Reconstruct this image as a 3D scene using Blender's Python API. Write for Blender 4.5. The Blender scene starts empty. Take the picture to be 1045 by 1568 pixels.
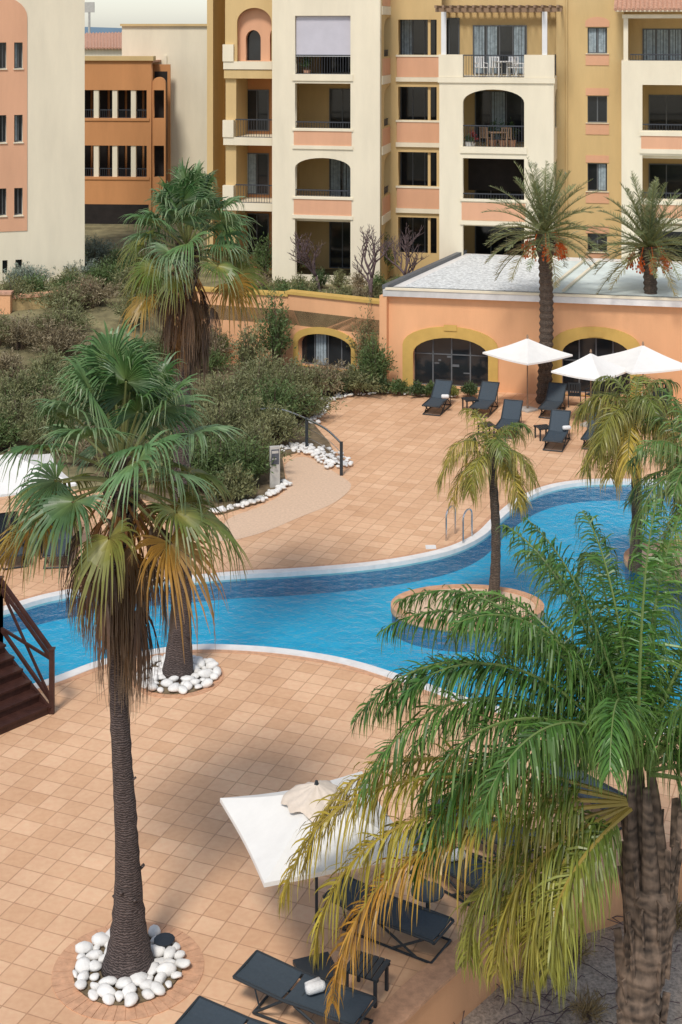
import bpy, math, random
import numpy as np
from mathutils import Vector, Matrix
random.seed(7)
rng=np.random.default_rng(7)
R=random.uniform
F=2200.0; H=14.0; CX=522.5; HY=40.0
def G(px,py,z=0.0):
    d=F*(H-z)/(py-HY); return Vector(((px-CX)*d/F,d,z))
def W(px,py,d): return Vector(((px-CX)*d/F,d,H-(py-HY)*d/F))
scene=bpy.context.scene
COL=scene.collection
Z=Vector((0,0,1))

# ---------------------------------------------------------------- materials
def nodes(m):
    m.use_nodes=True; nt=m.node_tree
    return nt,nt.nodes,nt.links,nt.nodes['Principled BSDF']
def mat(name,col,rough=0.8,var=0.12,scale=2.0,bump=0.0,bscale=30,metal=0.0,spec=0.3,streak=False):
    m=bpy.data.materials.new(name); nt,N,L,P=nodes(m)
    P.inputs['Roughness'].default_value=rough; P.inputs['Metallic'].default_value=metal
    P.inputs['Specular IOR Level'].default_value=spec
    tc=N.new('ShaderNodeTexCoord'); mp=N.new('ShaderNodeMapping'); L.new(tc.outputs['Object'],mp.inputs[0])
    if streak: mp.inputs['Scale'].default_value=(1,1,0.22)
    nz=N.new('ShaderNodeTexNoise'); nz.inputs['Scale'].default_value=scale; nz.inputs['Detail'].default_value=6; nz.inputs['Roughness'].default_value=0.65
    L.new(mp.outputs[0],nz.inputs['Vector'])
    cr=N.new('ShaderNodeValToRGB'); cr.color_ramp.elements[0].position=0.3; cr.color_ramp.elements[1].position=0.7
    cr.color_ramp.elements[0].color=(*[c*(1-var) for c in col],1); cr.color_ramp.elements[1].color=(*[min(1,c*(1+var*0.6)) for c in col],1)
    L.new(nz.outputs['Fac'],cr.inputs[0]); L.new(cr.outputs[0],P.inputs['Base Color'])
    if bump>0:
        n2=N.new('ShaderNodeTexNoise'); n2.inputs['Scale'].default_value=bscale; n2.inputs['Detail'].default_value=4
        L.new(tc.outputs['Object'],n2.inputs['Vector'])
        b=N.new('ShaderNodeBump'); b.inputs['Strength'].default_value=bump; b.inputs['Distance'].default_value=0.03
        L.new(n2.outputs['Fac'],b.inputs['Height']); L.new(b.outputs[0],P.inputs['Normal'])
    return m
def leafmat(name,rough=0.4,trans=0.3):
    m=bpy.data.materials.new(name); nt,N,L,P=nodes(m)
    at=N.new('ShaderNodeAttribute'); at.attribute_name='Col'
    P.inputs['Roughness'].default_value=rough; P.inputs['Specular IOR Level'].default_value=0.55
    L.new(at.outputs['Color'],P.inputs['Base Color'])
    t=N.new('ShaderNodeBsdfTranslucent'); L.new(at.outputs['Color'],t.inputs['Color'])
    mx=N.new('ShaderNodeMixShader'); mx.inputs[0].default_value=trans
    L.new(P.outputs[0],mx.inputs[1]); L.new(t.outputs[0],mx.inputs[2])
    L.new(mx.outputs[0],N['Material Output'].inputs['Surface'])
    return m
def tilemat(name,c1,c2,mort,size,ang,vs=0.35,msz=0.012,lo=(0.80,0.76,0.74)):
    m=bpy.data.materials.new(name); nt,N,L,P=nodes(m)
    tc=N.new('ShaderNodeTexCoord'); mp=N.new('ShaderNodeMapping'); mp.inputs['Rotation'].default_value=(0,0,math.radians(ang))
    L.new(tc.outputs['Object'],mp.inputs[0])
    br=N.new('ShaderNodeTexBrick'); br.offset=0.0; br.squash=1.0
    br.inputs['Scale'].default_value=1; br.inputs['Brick Width'].default_value=size; br.inputs['Row Height'].default_value=size
    br.inputs['Mortar Size'].default_value=msz; br.inputs['Mortar Smooth'].default_value=0.3; br.inputs['Bias'].default_value=0.0
    br.inputs['Color1'].default_value=(*c1,1); br.inputs['Color2'].default_value=(*c2,1); br.inputs['Mortar'].default_value=(*mort,1)
    L.new(mp.outputs[0],br.inputs['Vector'])
    nz=N.new('ShaderNodeTexNoise'); nz.inputs['Scale'].default_value=vs; nz.inputs['Detail'].default_value=8; nz.inputs['Roughness'].default_value=0.7
    L.new(tc.outputs['Object'],nz.inputs['Vector'])
    cr=N.new('ShaderNodeValToRGB'); cr.color_ramp.elements[0].position=0.3; cr.color_ramp.elements[1].position=0.68
    cr.color_ramp.elements[0].color=(*lo,1); cr.color_ramp.elements[1].color=(1,1,1,1)
    L.new(nz.outputs['Fac'],cr.inputs[0])
    mx=N.new('ShaderNodeMixRGB'); mx.blend_type='MULTIPLY'; mx.inputs[0].default_value=1
    L.new(br.outputs['Color'],mx.inputs[1]); L.new(cr.outputs[0],mx.inputs[2])
    n3=N.new('ShaderNodeTexNoise'); n3.inputs['Scale'].default_value=9; n3.inputs['Detail'].default_value=5
    L.new(tc.outputs['Object'],n3.inputs['Vector'])
    m2=N.new('ShaderNodeMixRGB'); m2.blend_type='OVERLAY'; m2.inputs[0].default_value=0.18
    L.new(mx.outputs[0],m2.inputs[1]); L.new(n3.outputs['Fac'],m2.inputs[2])
    L.new(m2.outputs[0],P.inputs['Base Color']); P.inputs['Roughness'].default_value=0.6; P.inputs['Specular IOR Level'].default_value=0.25
    b=N.new('ShaderNodeBump'); b.inputs['Strength'].default_value=0.4; b.inputs['Distance'].default_value=0.01; b.invert=True
    L.new(br.outputs['Fac'],b.inputs['Height']); L.new(b.outputs[0],P.inputs['Normal'])
    return m
def watermat():
    m=bpy.data.materials.new('pool_water'); nt,N,L,P=nodes(m)
    N.remove(P)
    tc=N.new('ShaderNodeTexCoord'); nz=N.new('ShaderNodeTexNoise'); nz.inputs['Scale'].default_value=3.4; nz.inputs['Detail'].default_value=5; nz.inputs['Roughness'].default_value=.6
    L.new(tc.outputs['Object'],nz.inputs['Vector'])
    b=N.new('ShaderNodeBump'); b.inputs['Strength'].default_value=0.9; b.inputs['Distance'].default_value=0.09
    L.new(nz.outputs['Fac'],b.inputs['Height'])
    gl=N.new('ShaderNodeBsdfGlossy'); gl.inputs['Roughness'].default_value=0.04; L.new(b.outputs[0],gl.inputs['Normal'])
    tr=N.new('ShaderNodeBsdfTransparent'); tr.inputs['Color'].default_value=(0.60,0.93,0.97,1)
    fr=N.new('ShaderNodeFresnel'); fr.inputs['IOR'].default_value=1.33; L.new(b.outputs[0],fr.inputs['Normal'])
    mx=N.new('ShaderNodeMixShader'); L.new(fr.outputs[0],mx.inputs[0]); L.new(tr.outputs[0],mx.inputs[1]); L.new(gl.outputs[0],mx.inputs[2])
    L.new(mx.outputs[0],N['Material Output'].inputs['Surface'])
    return m
def barkmat(name,c1,c2,ring=14.0,bump=0.8,vsc=(14,14,2.5),rw=1.0):
    m=bpy.data.materials.new(name); nt,N,L,P=nodes(m)
    tc=N.new('ShaderNodeTexCoord')
    wv=N.new('ShaderNodeTexWave'); wv.bands_direction='Z'; wv.inputs['Scale'].default_value=ring; wv.inputs['Distortion'].default_value=7; wv.inputs['Detail'].default_value=3; wv.inputs['Detail Scale'].default_value=2
    L.new(tc.outputs['Object'],wv.inputs['Vector'])
    mp=N.new('ShaderNodeMapping'); mp.inputs['Scale'].default_value=vsc; L.new(tc.outputs['Object'],mp.inputs[0])
    nz=N.new('ShaderNodeTexNoise'); nz.inputs['Scale'].default_value=1.2; nz.inputs['Detail'].default_value=6; L.new(mp.outputs[0],nz.inputs['Vector'])
    wm=N.new('ShaderNodeMath'); wm.operation='MULTIPLY'; wm.inputs[1].default_value=rw; L.new(wv.outputs['Fac'],wm.inputs[0])
    ad=N.new('ShaderNodeMath'); ad.operation='ADD'; L.new(wm.outputs[0],ad.inputs[0]); L.new(nz.outputs['Fac'],ad.inputs[1])
    dv=N.new('ShaderNodeMath'); dv.operation='MULTIPLY'; dv.inputs[1].default_value=1/(1+rw); L.new(ad.outputs[0],dv.inputs[0])
    cr=N.new('ShaderNodeValToRGB'); cr.color_ramp.elements[0].color=(*c1,1); cr.color_ramp.elements[1].color=(*c2,1)
    cr.color_ramp.elements[0].position=0.25; cr.color_ramp.elements[1].position=0.8
    L.new(dv.outputs[0],cr.inputs[0]); L.new(cr.outputs[0],P.inputs['Base Color'])
    b=N.new('ShaderNodeBump'); b.inputs['Strength'].default_value=bump; b.inputs['Distance'].default_value=0.03
    L.new(dv.outputs[0],b.inputs['Height']); L.new(b.outputs[0],P.inputs['Normal']); P.inputs['Roughness'].default_value=0.9
    return m
M={}
M['cream']=mat('cream_render',(0.80,0.72,0.55),0.9,0.10,0.8,0.15,streak=True)
M['ochre']=mat('ochre_render',(0.64,0.46,0.22),0.9,0.12,0.8,0.15,streak=True)
M['salmon']=mat('salmon_render',(0.70,0.39,0.24),0.9,0.1,0.8,0.15,streak=True)
M['rust']=mat('rust_render',(0.58,0.27,0.11),0.9,0.12,0.8,0.15,streak=True)
M['orange']=mat('orange_render',(0.78,0.42,0.22),0.9,0.13,0.6,0.2,streak=True)
M['yellow']=mat('yellow_trim',(0.60,0.39,0.11),0.85,0.12,1.5,0.1)
M['glass']=mat('dark_glass',(0.018,0.022,0.026),0.08,0.4,0.7,spec=0.5)
M['frame']=mat('grey_frame',(0.13,0.14,0.15),0.5,0.1)
M['white']=mat('white_paint',(0.75,0.75,0.74),0.5,0.05)
M['rail']=mat('dark_iron',(0.05,0.055,0.065),0.5,0.1)
M['terra']=mat('terracotta_roof',(0.56,0.32,0.22),0.85,0.35,8,0.3)
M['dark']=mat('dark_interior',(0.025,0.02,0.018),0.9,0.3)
M['curtain']=mat('curtain',(0.32,0.39,0.43),0.9,0.35,6)
M['screen']=mat('roller_screen',(0.55,0.53,0.58),0.8,0.06)
M['wood']=mat('dark_wood',(0.055,0.022,0.016),0.5,0.35,5,0.3,20)
M['pergola']=mat('pergola_wood',(0.30,0.20,0.13),0.8,0.2,5)
M['gravel']=mat('roof_gravel',(0.72,0.74,0.73),0.95,0.5,9,0.8,14)
M['membrane']=mat('roof_membrane',(0.66,0.74,0.72),0.8,0.14,1.5)
M['soil']=mat('planting_soil',(0.20,0.15,0.09),0.95,0.5,3,0.8,25)
M['bedgravel']=mat('bed_gravel',(0.56,0.46,0.37),0.95,0.55,18,1.0,60)
M['ground']=mat('dry_ground',(0.25,0.22,0.14),0.95,0.4,0.05)
M['grass']=mat('garden_ground',(0.24,0.21,0.11),0.95,0.55,1.2,0.6,20)
M['path']=mat('exposed_aggregate_path',(0.70,0.50,0.35),0.9,0.15,14,0.3,60)
M['coping']=mat('white_coping',(0.78,0.76,0.73),0.6,0.12,3)
M['stone']=mat('white_cobbles',(0.80,0.78,0.74),0.75,0.18,5,0.3,18)
M['tile']=tilemat('terracotta_tiles',(0.84,0.545,0.34),(0.72,0.435,0.255),(0.55,0.32,0.19),0.42,22)
M['bricktile']=mat('terracotta_brick',(0.62,0.35,0.21),0.8,0.25,7,0.3,20)
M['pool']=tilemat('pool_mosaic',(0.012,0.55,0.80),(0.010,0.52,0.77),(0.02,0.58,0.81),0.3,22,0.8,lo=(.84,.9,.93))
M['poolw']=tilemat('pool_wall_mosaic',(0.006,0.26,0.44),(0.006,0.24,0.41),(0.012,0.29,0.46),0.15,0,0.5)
M['water']=watermat()
M['bark']=barkmat('washingtonia_bark',(0.028,0.02,0.018),(0.14,0.105,0.095),9)
M['barkp']=barkmat('date_palm_bark',(0.03,0.022,0.016),(0.20,0.14,0.10),9,1.0)
M['barkq']=barkmat('queen_palm_bark',(0.02,0.015,0.012),(0.25,0.175,0.125),2,1.0,(7,7,1.6),0.25)
M['twig']=mat('grey_twigs',(0.13,0.09,0.09),0.9,0.3,10)
M['leaf']=leafmat('palm_leaf'); M['shrub']=leafmat('shrub_leaf',0.6,0.25)
M['sling']=mat('slate_sling',(0.05,0.068,0.085),0.7,0.12,20,0.15,200)
M['alu']=mat('anthracite_frame',(0.03,0.037,0.043),0.45,0.1)
M['canvas']=mat('umbrella_canvas',(0.82,0.80,0.76),0.9,0.05,3,0.15,6)
M['beige']=mat('beige_canvas',(0.72,0.62,0.52),0.9,0.1,8,0.4,12)
M['steel']=mat('stainless_steel',(0.6,0.6,0.6),0.25,0.05,metal=1.0)
M['towel']=mat('towel',(0.78,0.77,0.75),0.95,0.1,20,0.5,80)
M['fruit']=mat('date_fruit',(0.60,0.12,0.02),0.6,0.3,10)
M['hill']=mat('distant_hills',(0.14,0.21,0.27),1.0,0.15,0.01)
M['sign']=mat('sign_face',(0.10,0.11,0.13),0.5,0.4,12)
M['concrete']=mat('light_concrete',(0.5,0.48,0.44),0.85,0.15,5)

# ---------------------------------------------------------------- mesh builder
class MB:
    def __init__(s): s.v=[];s.f=[];s.m=[];s.c=[]
    def add(s,vs,fs,mi=0,col=(1,1,1)):
        o=len(s.v); s.v.extend([tuple(v) for v in vs]); s.f.extend([tuple(i+o for i in f) for f in fs]); s.m.extend([mi]*len(fs))
        if isinstance(col,list): s.c.extend(col)
        else: s.c.extend([col]*len(vs))
    def box(s,x0,x1,y0,y1,z0,z1,mi=0):
        x0,x1=min(x0,x1),max(x0,x1); z0,z1=min(z0,z1),max(z0,z1); y0,y1=min(y0,y1),max(y0,y1)
        s.add([(x0,y0,z0),(x1,y0,z0),(x1,y1,z0),(x0,y1,z0),(x0,y0,z1),(x1,y0,z1),(x1,y1,z1),(x0,y1,z1)],
              [(0,3,2,1),(4,5,6,7),(0,1,5,4),(1,2,6,5),(2,3,7,6),(3,0,4,7)],mi)
    def beam(s,p,q,w,h,mi=0,up=Z):
        p=Vector(p);q=Vector(q);d=(q-p).normalized()
        sd=d.cross(up)
        if sd.length<1e-3: sd=Vector((1,0,0))
        sd.normalize(); n=sd.cross(d).normalized(); a=sd*w/2; b=n*h/2
        s.add([p-a-b,p+a-b,p+a+b,p-a+b,q-a-b,q+a-b,q+a+b,q-a+b],
              [(0,3,2,1),(4,5,6,7),(0,1,5,4),(1,2,6,5),(2,3,7,6),(3,0,4,7)],mi)
    def tube(s,pts,rad,n=8,mi=0,col=(1,1,1)):
        pts=[Vector(p) for p in pts]; k=len(pts)
        if not hasattr(rad,'__len__'): rad=[rad]*k
        vs=[]; fs=[]; prev=None
        for i,p in enumerate(pts):
            d=(pts[min(i+1,k-1)]-pts[max(i-1,0)]).normalized()
            if prev is None:
                a=d.cross(Vector((0.13,1,0.07)))
                if a.length<1e-3: a=d.cross(Vector((1,0,0)))
            else: a=prev-d*prev.dot(d)
            a.normalize(); prev=a; b=d.cross(a)
            for j in range(n):
                t=2*math.pi*j/n; vs.append(p+(a*math.cos(t)+b*math.sin(t))*rad[i])
        for i in range(k-1):
            for j in range(n):
                fs.append((i*n+j,i*n+(j+1)%n,(i+1)*n+(j+1)%n,(i+1)*n+j))
        fs.append(tuple(range(n-1,-1,-1))); fs.append(tuple((k-1)*n+j for j in range(n)))
        s.add(vs,fs,mi,col)
    def obj(s,name,mats,parent=None,smooth=False,bevel=0):
        me=bpy.data.meshes.new(name); me.from_pydata(s.v,[],s.f)
        for m in mats: me.materials.append(M[m] if isinstance(m,str) else m)
        me.polygons.foreach_set('material_index',s.m)
        at=me.color_attributes.new('Col','FLOAT_COLOR','POINT')
        arr=np.ones((len(s.v),4),dtype=np.float32); arr[:,:3]=np.array(s.c,dtype=np.float32)[:,:3]; at.data.foreach_set('color',arr.ravel())
        if smooth: me.polygons.foreach_set('use_smooth',[True]*len(me.polygons))
        me.update(); ob=bpy.data.objects.new(name,me); COL.objects.link(ob)
        if parent: ob.parent=parent
        if bevel>0:
            b=ob.modifiers.new('b','BEVEL'); b.width=bevel; b.segments=2; b.limit_method='ANGLE'
        return ob
def empty(name,loc=(0,0,0),rot=0):
    e=bpy.data.objects.new(name,None); e.location=loc; e.rotation_euler=(0,0,rot); COL.objects.link(e); return e
def fillpoly(name,polys,th,matn,mode='XY',off=0.0,parent=None):
    cu=bpy.data.curves.new('tmp','CURVE'); cu.dimensions='2D'; cu.fill_mode='BOTH' if th>0 else 'FRONT'; cu.extrude=th/2
    for p in polys:
        sp=cu.splines.new('POLY'); sp.points.add(len(p)-1)
        for i,q in enumerate(p): sp.points[i].co=(q[0],q[1],0,1)
        sp.use_cyclic_u=True
    ob=bpy.data.objects.new('tmp',cu); COL.objects.link(ob)
    dg=bpy.context.evaluated_depsgraph_get(); me=bpy.data.meshes.new_from_object(ob.evaluated_get(dg))
    bpy.data.objects.remove(ob); bpy.data.curves.remove(cu)
    for v in me.vertices:
        a,b,c=v.co
        v.co=(a,off+th/2-c,b) if mode=='XZ' else (a,b,off-th/2+c)
    me.materials.clear(); me.materials.append(M[matn]); me.name=name
    if mode=='XY' and th==0 and me.polygons and me.polygons[0].normal.z<0: me.flip_normals()
    o=bpy.data.objects.new(name,me); COL.objects.link(o)
    if parent: o.parent=parent
    return o
def rect(x0,x1,z0,z1): return [(x0,z0),(x1,z0),(x1,z1),(x0,z1)]
def archp(x0,x1,z0,zs,zt,n=14):
    p=[(x0,z0),(x1,z0)]
    for i in range(n+1):
        t=math.pi*i/n; cx=(x0+x1)/2
        p.append((cx+math.cos(t)*(x1-x0)/2, zs+math.sin(t)*(zt-zs)))
    return p
def catmull(P,k=6):
    n=len(P); out=[]
    for i in range(n):
        a,b,c,d=P[i-1],P[i],P[(i+1)%n],P[(i+2)%n]
        for j in range(k):
            t=j/k
            out.append(tuple(0.5*((2*b[m])+(-a[m]+c[m])*t+(2*a[m]-5*b[m]+4*c[m]-d[m])*t*t+(-a[m]+3*b[m]-3*c[m]+d[m])*t**3) for m in range(2)))
    return out
def offset(P,o):
    n=len(P); A=sum(P[i][0]*P[(i+1)%n][1]-P[(i+1)%n][0]*P[i][1] for i in range(n))
    sg=1 if A>0 else -1; out=[]
    for i in range(n):
        dx=P[(i+1)%n][0]-P[i-1][0]; dy=P[(i+1)%n][1]-P[i-1][1]; l=math.hypot(dx,dy) or 1
        out.append((P[i][0]+sg*dy/l*o,P[i][1]-sg*dx/l*o))
    return out

# ---------------------------------------------------------------- ground
mb=MB(); mb.add([(-2500,-50,-1.0),(2500,-50,-1.0),(2500,4000,-1.0),(-2500,4000,-1.0)],[(0,1,2,3)]); mb.obj('ground',['ground'])
mb=MB(); n=120
for i in range(n+1):
    x=-1400+2800*i/n; h=14+3*math.sin(i*.23)+1.5*math.sin(i*.71+1)+R(-.5,.5)
    mb.add([(x,1900,-1),(x,1940,h)],[],0)
for i in range(n): mb.f.append((2*i,2*i+2,2*i+3,2*i+1)); mb.m.append(0)
mb.obj('distant_hills',['hill'])

poolpx=[(-120,968),(-210,1010),(-160,1072),(-40,1072),(70,1042),(150,1013),(230,996),(300,988),(370,989),(450,996),(540,1012),(640,1043),(760,1082),(900,1108),(1045,1115),(1250,1100),(1400,1000),(1380,860),(1250,775),(1120,748),(1045,741),(960,738),(900,739),(848,747),(805,765),(770,793),(742,820),(700,841),(640,856),(560,868),(450,877),(370,881),(290,888),(180,898),(80,915),(0,938)]
pool=catmull([tuple(G(x,y)[:2]) for x,y in poolpx],6)
wallpx=[(520,1640),(575,1572),(640,1510),(700,1458),(760,1412),(820,1375),(880,1345),(940,1322),(1045,1296),(1200,1280),(1500,1270)]
wl=[G(x,y) for x,y in wallpx]
wc=[(p.x,p.y) for p in wl]
deck_outer=[(-45,12),(wc[0][0]-1.5,12)]+wc+[(40,wc[-1][1]),(40,62),(-45,62)]
deck=fillpoly('terracotta_tiled_deck',[deck_outer,offset(pool,0.12)],0.3,'tile')
mb=MB()
def ring(mb,a,b,z0,z1,mi,closed=True):
    n=len(a)
    vs=[]
    for i in range(n): vs+= [(*a[i],z0),(*a[i],z1),(*b[i],z1),(*b[i],z0)]
    fs=[]
    for i in range(n if closed else n-1):
        p=4*i; q=4*((i+1)%n)
        fs+=[(p,q,q+1,p+1),(p+1,q+1,q+2,p+2),(p+2,q+2,q+3,p+3)]
    mb.add(vs,fs,mi)
def openoff(P,o):
    out=[]; n=len(P)
    for i in range(n):
        a=P[max(i-1,0)]; b=P[min(i+1,n-1)]; dx=b[0]-a[0]; dy=b[1]-a[1]; l=math.hypot(dx,dy)
        out.append((P[i][0]+dy/l*o,P[i][1]-dx/l*o))
    return out
ring(mb,openoff(wc,-0.02),openoff(wc,0.22),-0.9,-0.02,0,False)
ring(mb,openoff(wc,-0.16),openoff(wc,0.28),-0.018,0.03,1,False)
mb.obj('retaining_wall',['orange','bricktile'])
mb=MB()
xs=np.linspace(-2,30,60); ys=np.linspace(10,wc[-1][1]+1,50)
for j,y in enumerate(ys):
    for i,x in enumerate(xs): mb.v.append((x,y,-0.8+0.05*math.sin(x*1.3+y)+R(-.015,.015))); mb.c.append((1,1,1))
for j in range(49):
    for i in range(59):
        a=j*60+i; mb.f.append((a,a+1,a+61,a+60)); mb.m.append(0)
mb.obj('gravel_bed',['bedgravel'],smooth=True)
pe=empty('swimming_pool')
mb=MB(); ring(mb,pool,offset(pool,0.26),-0.14,0.022,0); mb.obj('coping',['coping'],pe)
mb=MB()
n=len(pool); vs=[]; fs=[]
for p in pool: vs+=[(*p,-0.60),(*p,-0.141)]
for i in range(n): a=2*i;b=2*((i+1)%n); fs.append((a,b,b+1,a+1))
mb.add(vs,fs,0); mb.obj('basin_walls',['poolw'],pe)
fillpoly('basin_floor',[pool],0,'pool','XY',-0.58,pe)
fillpoly('water_surface',[pool],0,'water','XY',-0.09,pe)
mb=MB(); ring(mb,offset(pool,0.262),offset(pool,0.40),-0.05,0.008,0); mb.obj('brick_rim',['bricktile'],pe)
def disc(mb,c,r,z0,z1,mi,n=48,r0=0,sy=1.0):
    a=[(c[0]+r*math.cos(2*math.pi*i/n),c[1]+sy*r*math.sin(2*math.pi*i/n)) for i in range(n)]
    if r0>0:
        b=[(c[0]+r0*math.cos(2*math.pi*i/n),c[1]+(sy*r-(r-r0))*math.sin(2*math.pi*i/n)) for i in range(n)]
        ring(mb,b,a,z0,z1,mi)
    else:
        vs=[(*p,z0) for p in a]+[(*p,z1) for p in a]
        fs=[(i,(i+1)%n,n+(i+1)%n,n+i) for i in range(n)]+[tuple(range(n,2*n))]
        mb.add(vs,fs,mi)
for (px,py,r,sy) in [(716,928,1.85,.68),(1050,858,1.6,.85)]:
    c=G(px,py); mb=MB(); disc(mb,c,r-0.2,-0.2,0.02,0,sy=(sy*r-.2)/(r-.2)); disc(mb,c,r,-0.12,0.045,1,r0=r-0.21,sy=sy)
    disc(mb,c,r-.03,-.59,-.121,2,sy=sy)
    mb.obj('pool_island',['path','bricktile','poolw'])
path=catmull([tuple(G(x,y)[:2]) for x,y in [(335,828),(350,795),(400,775),(440,748),(437,712),(470,700),(520,728),(538,745),(512,770),(460,792),(395,818)]],5)
fillpoly('path',[path],0,'path','XY',0.006)
bed=[tuple(G(x,y)[:2]) for x,y in [(-400,660),(0,690),(120,735),(250,775),(340,788),(400,770),(438,742),(432,700),(470,690),(520,715),(505,680),(480,650),(492,622),(530,606),(600,603),(655,608),(655,598),(600,580),(600,560),(-400,560)]]
fillpoly('planting_bed',[bed],0.08,'soil','XY',0.05)
def sst(a,b,x):
    t=max(0,min(1,(x-a)/(b-a))); return t*t*(3-2*t)
TZ=2.3
def tz(x,y): return 0.05+(TZ-0.03)*sst(47,61,y)*sst(-5.2,-8.5,x) if x<-5 else 0.05
mb=MB(); nx,ny=60,40
for j in range(ny):
    for i in range(nx):
        x=-45+40*i/(nx-1); y=43+21*j/(ny-1); z=tz(x,y)+R(-.03,.05)
        if j==0: z=-0.2
        mb.v.append((x,y,z)); mb.c.append((1,1,1))
for j in range(ny-1):
    for i in range(nx-1):
        a=j*nx+i; mb.f.append((a,a+1,a+nx+1,a+nx)); mb.m.append(0)
mb.obj('garden_slope',['grass'],smooth=True)

# ---------------------------------------------------------------- frames for rotated buildings
class Fr:
    def __init__(s,y0,th,x0=0.0):
        s.y0=y0;s.x0=x0;s.c=math.cos(th);s.s=math.sin(th);s.th=th
    def u(s,px,v=0):
        k=(px-CX)/F; return (k*(s.y0+v*s.c)-v*s.s-s.x0)/(s.c+k*s.s)
    def d(s,px,v=0): return s.y0-s.u(px,v)*s.s+v*s.c
    def z(s,px,py,v=0): return H-(py-HY)*s.d(px,v)/F
    def emp(s,name): return empty(name,(s.x0,s.y0,0),-s.th)
    def w(s,u,v,z): return Vector((s.x0+u*s.c+v*s.s,s.y0-u*s.s+v*s.c,z))
def window(mb,u0,u1,z0,z1,v,n=2,gl=4,fr=5,curt=None,t=0.05):
    mb.box(u0,u1,v-0.02,v,z0,z1,gl)
    for i in range(n+1):
        x=u0+(u1-u0)*i/n; mb.box(x-t/2,x+t/2,v-0.05,v-0.021,z0,z1,fr)
    mb.box(u0+t/2+.001,u1-t/2-.001,v-0.047,v-0.021,z0,z0+t,fr); mb.box(u0+t/2+.001,u1-t/2-.001,v-0.047,v-0.021,z1-t,z1,fr)
    if curt is not None:
        w=(u1-u0)/n
        for k in curt:
            x=u0+k*w+t
            while x<u0+(k+1)*w-t-.06:
                ww=R(.07,.14); mb.box(x,min(x+ww,u0+(k+1)*w-t),v-R(.024,.034),v-0.0205,z0+t+.002,z1-t-.002,9); x+=ww+R(0,.04)
def railing(mb,u0,u1,v,z0,z1,mi=6,sp=0.12):
    mb.box(u0,u1,v-0.025,v+0.025,z1-0.05,z1,mi); mb.box(u0,u1,v-0.015,v+0.015,z0,z0+0.03,mi)
    k=max(2,int((u1-u0)/sp))
    for i in range(k+1):
        x=u0+(u1-u0)*i/k; mb.box(x-0.009,x+0.009,v-0.009,v+0.009,z0+.03,z1-0.05,mi)
BM=['cream','ochre','salmon','rust','glass','frame','rail','terra','dark','curtain','white','screen','pergola','orange','yellow']

# ---- main apartment building
A=Fr(65.0,math.radians(12)); E=A.emp('apartment_building')
ZF=[TZ,5.34,8.50,11.70,14.87]
mb=MB()
UL,UR=A.u(345,4),A.u(1350,4)
mb.box(UL,UR,4.0,4.4,TZ-.3,21,1)
mb.box(UL-0.3,UL,2.0,14,TZ-.3,17.2,1)
def railing_v(mb,u,v0,v1,z0,z1):
    mb.box(u-.02,u+.02,v0,v1,z1-.04,z1,6)
    k=int((v1-v0)/.13)
    for i in range(k+1):
        v=v0+(v1-v0)*i/k; mb.box(u-.008,u+.008,v-.008,v+.008,z0,z1-.04,6)
def sidearch(name,u,v0,v1):
    holes=[]
    for k in range(5):
        z=ZF[k]; holes.append(archp(v0+.7,v1-.5,z+.9,z+2.2,z+2.72,10))
    o=fillpoly(name,[rect(v0,v1,TZ-.3,20)]+holes,0.3,'ochre','XZ',0)
    me=o.data
    for v in me.vertices:
        a,b,c=v.co; v.co=(u-b-0.0,a,c)
    o.parent=E
    m2=MB()
    for z in ZF[1:]:
        m2.box(u+0.0,u+.02,v0+.3,v1-.1,z+.05,z+.82,2); m2.box(u,u+.05,v0+.1,v1-.1,z-.35,z+.04,0)
        railing_v(m2,u-.1,v0+.7,v1-.5,z+.9,z+1.2)
    m2.obj('side_trim',BM,E)
u0,u1=A.u(417),A.u(582); h0,h1=A.u(452),A.u(537)
holes=[rect(h0,h1,ZF[3]+.12,14.47),rect(h0,h1,9.36,11.40),archp(h0,h1,6.26,7.55,8.02),rect(h0,h1,TZ+.35,5.22)]
fillpoly('tower_front',[rect(u0,u1,TZ-.3,20)]+holes,0.35,'cream','XZ',0,E)
sidearch('tower_side',u1-.001,0.351,3.99)
mb.box(u0,u0+.3,.351,3.99,TZ-.3,20,1)
for z in ZF[1:]: mb.box(u0+.301,u1-.302,.351,3.99,z-.25,z,0)
for z,pz in((ZF[2],9.34),(ZF[1],6.24)):
    mb.box(h0-.05,h1+.05,-.02,-.001,z+.08,pz-.1,2); mb.box(h0-.12,h1+.12,-.06,-.001,pz-.1,pz,0); mb.box(h0-.12,h1+.12,-.06,-.001,z-.08,z+.08,0)
    railing(mb,h0,h1,.15,pz,pz+.32)
mb.box(h0-.12,h1+.12,-.06,-.001,ZF[3]-.18,ZF[3]+.12,0)
railing(mb,h0,h1,.15,ZF[3]+.12,ZF[3]+1.0)
mb.box(h0+.02,h1-.02,.16,.19,12.68,14.46,11)
mb.box(h0+.02,h1-.02,.14,.20,12.62,12.679,10)
for k,z in enumerate(ZF[:4]):
    window(mb,h0+.75,h1+1.3,z+.06,z+2.5,3.99,5,curt=[0,1] if k in(1,) else None)
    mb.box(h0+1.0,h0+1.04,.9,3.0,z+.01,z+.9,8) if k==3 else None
u0,u1=A.u(673),A.u(848); h0,h1=A.u(709),A.u(803)
T=lambda py:A.z(760,py)
holes=[archp(h0,h1,ZF[2]+.12,T(157),T(137)),rect(h0,h1,T(307),T(243)),rect(h0,h1,TZ+.1,T(345))]
fillpoly('tower_front',[rect(u0,u1,TZ-.3,T(119))]+holes,0.35,'cream','XZ',0,E)
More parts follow.
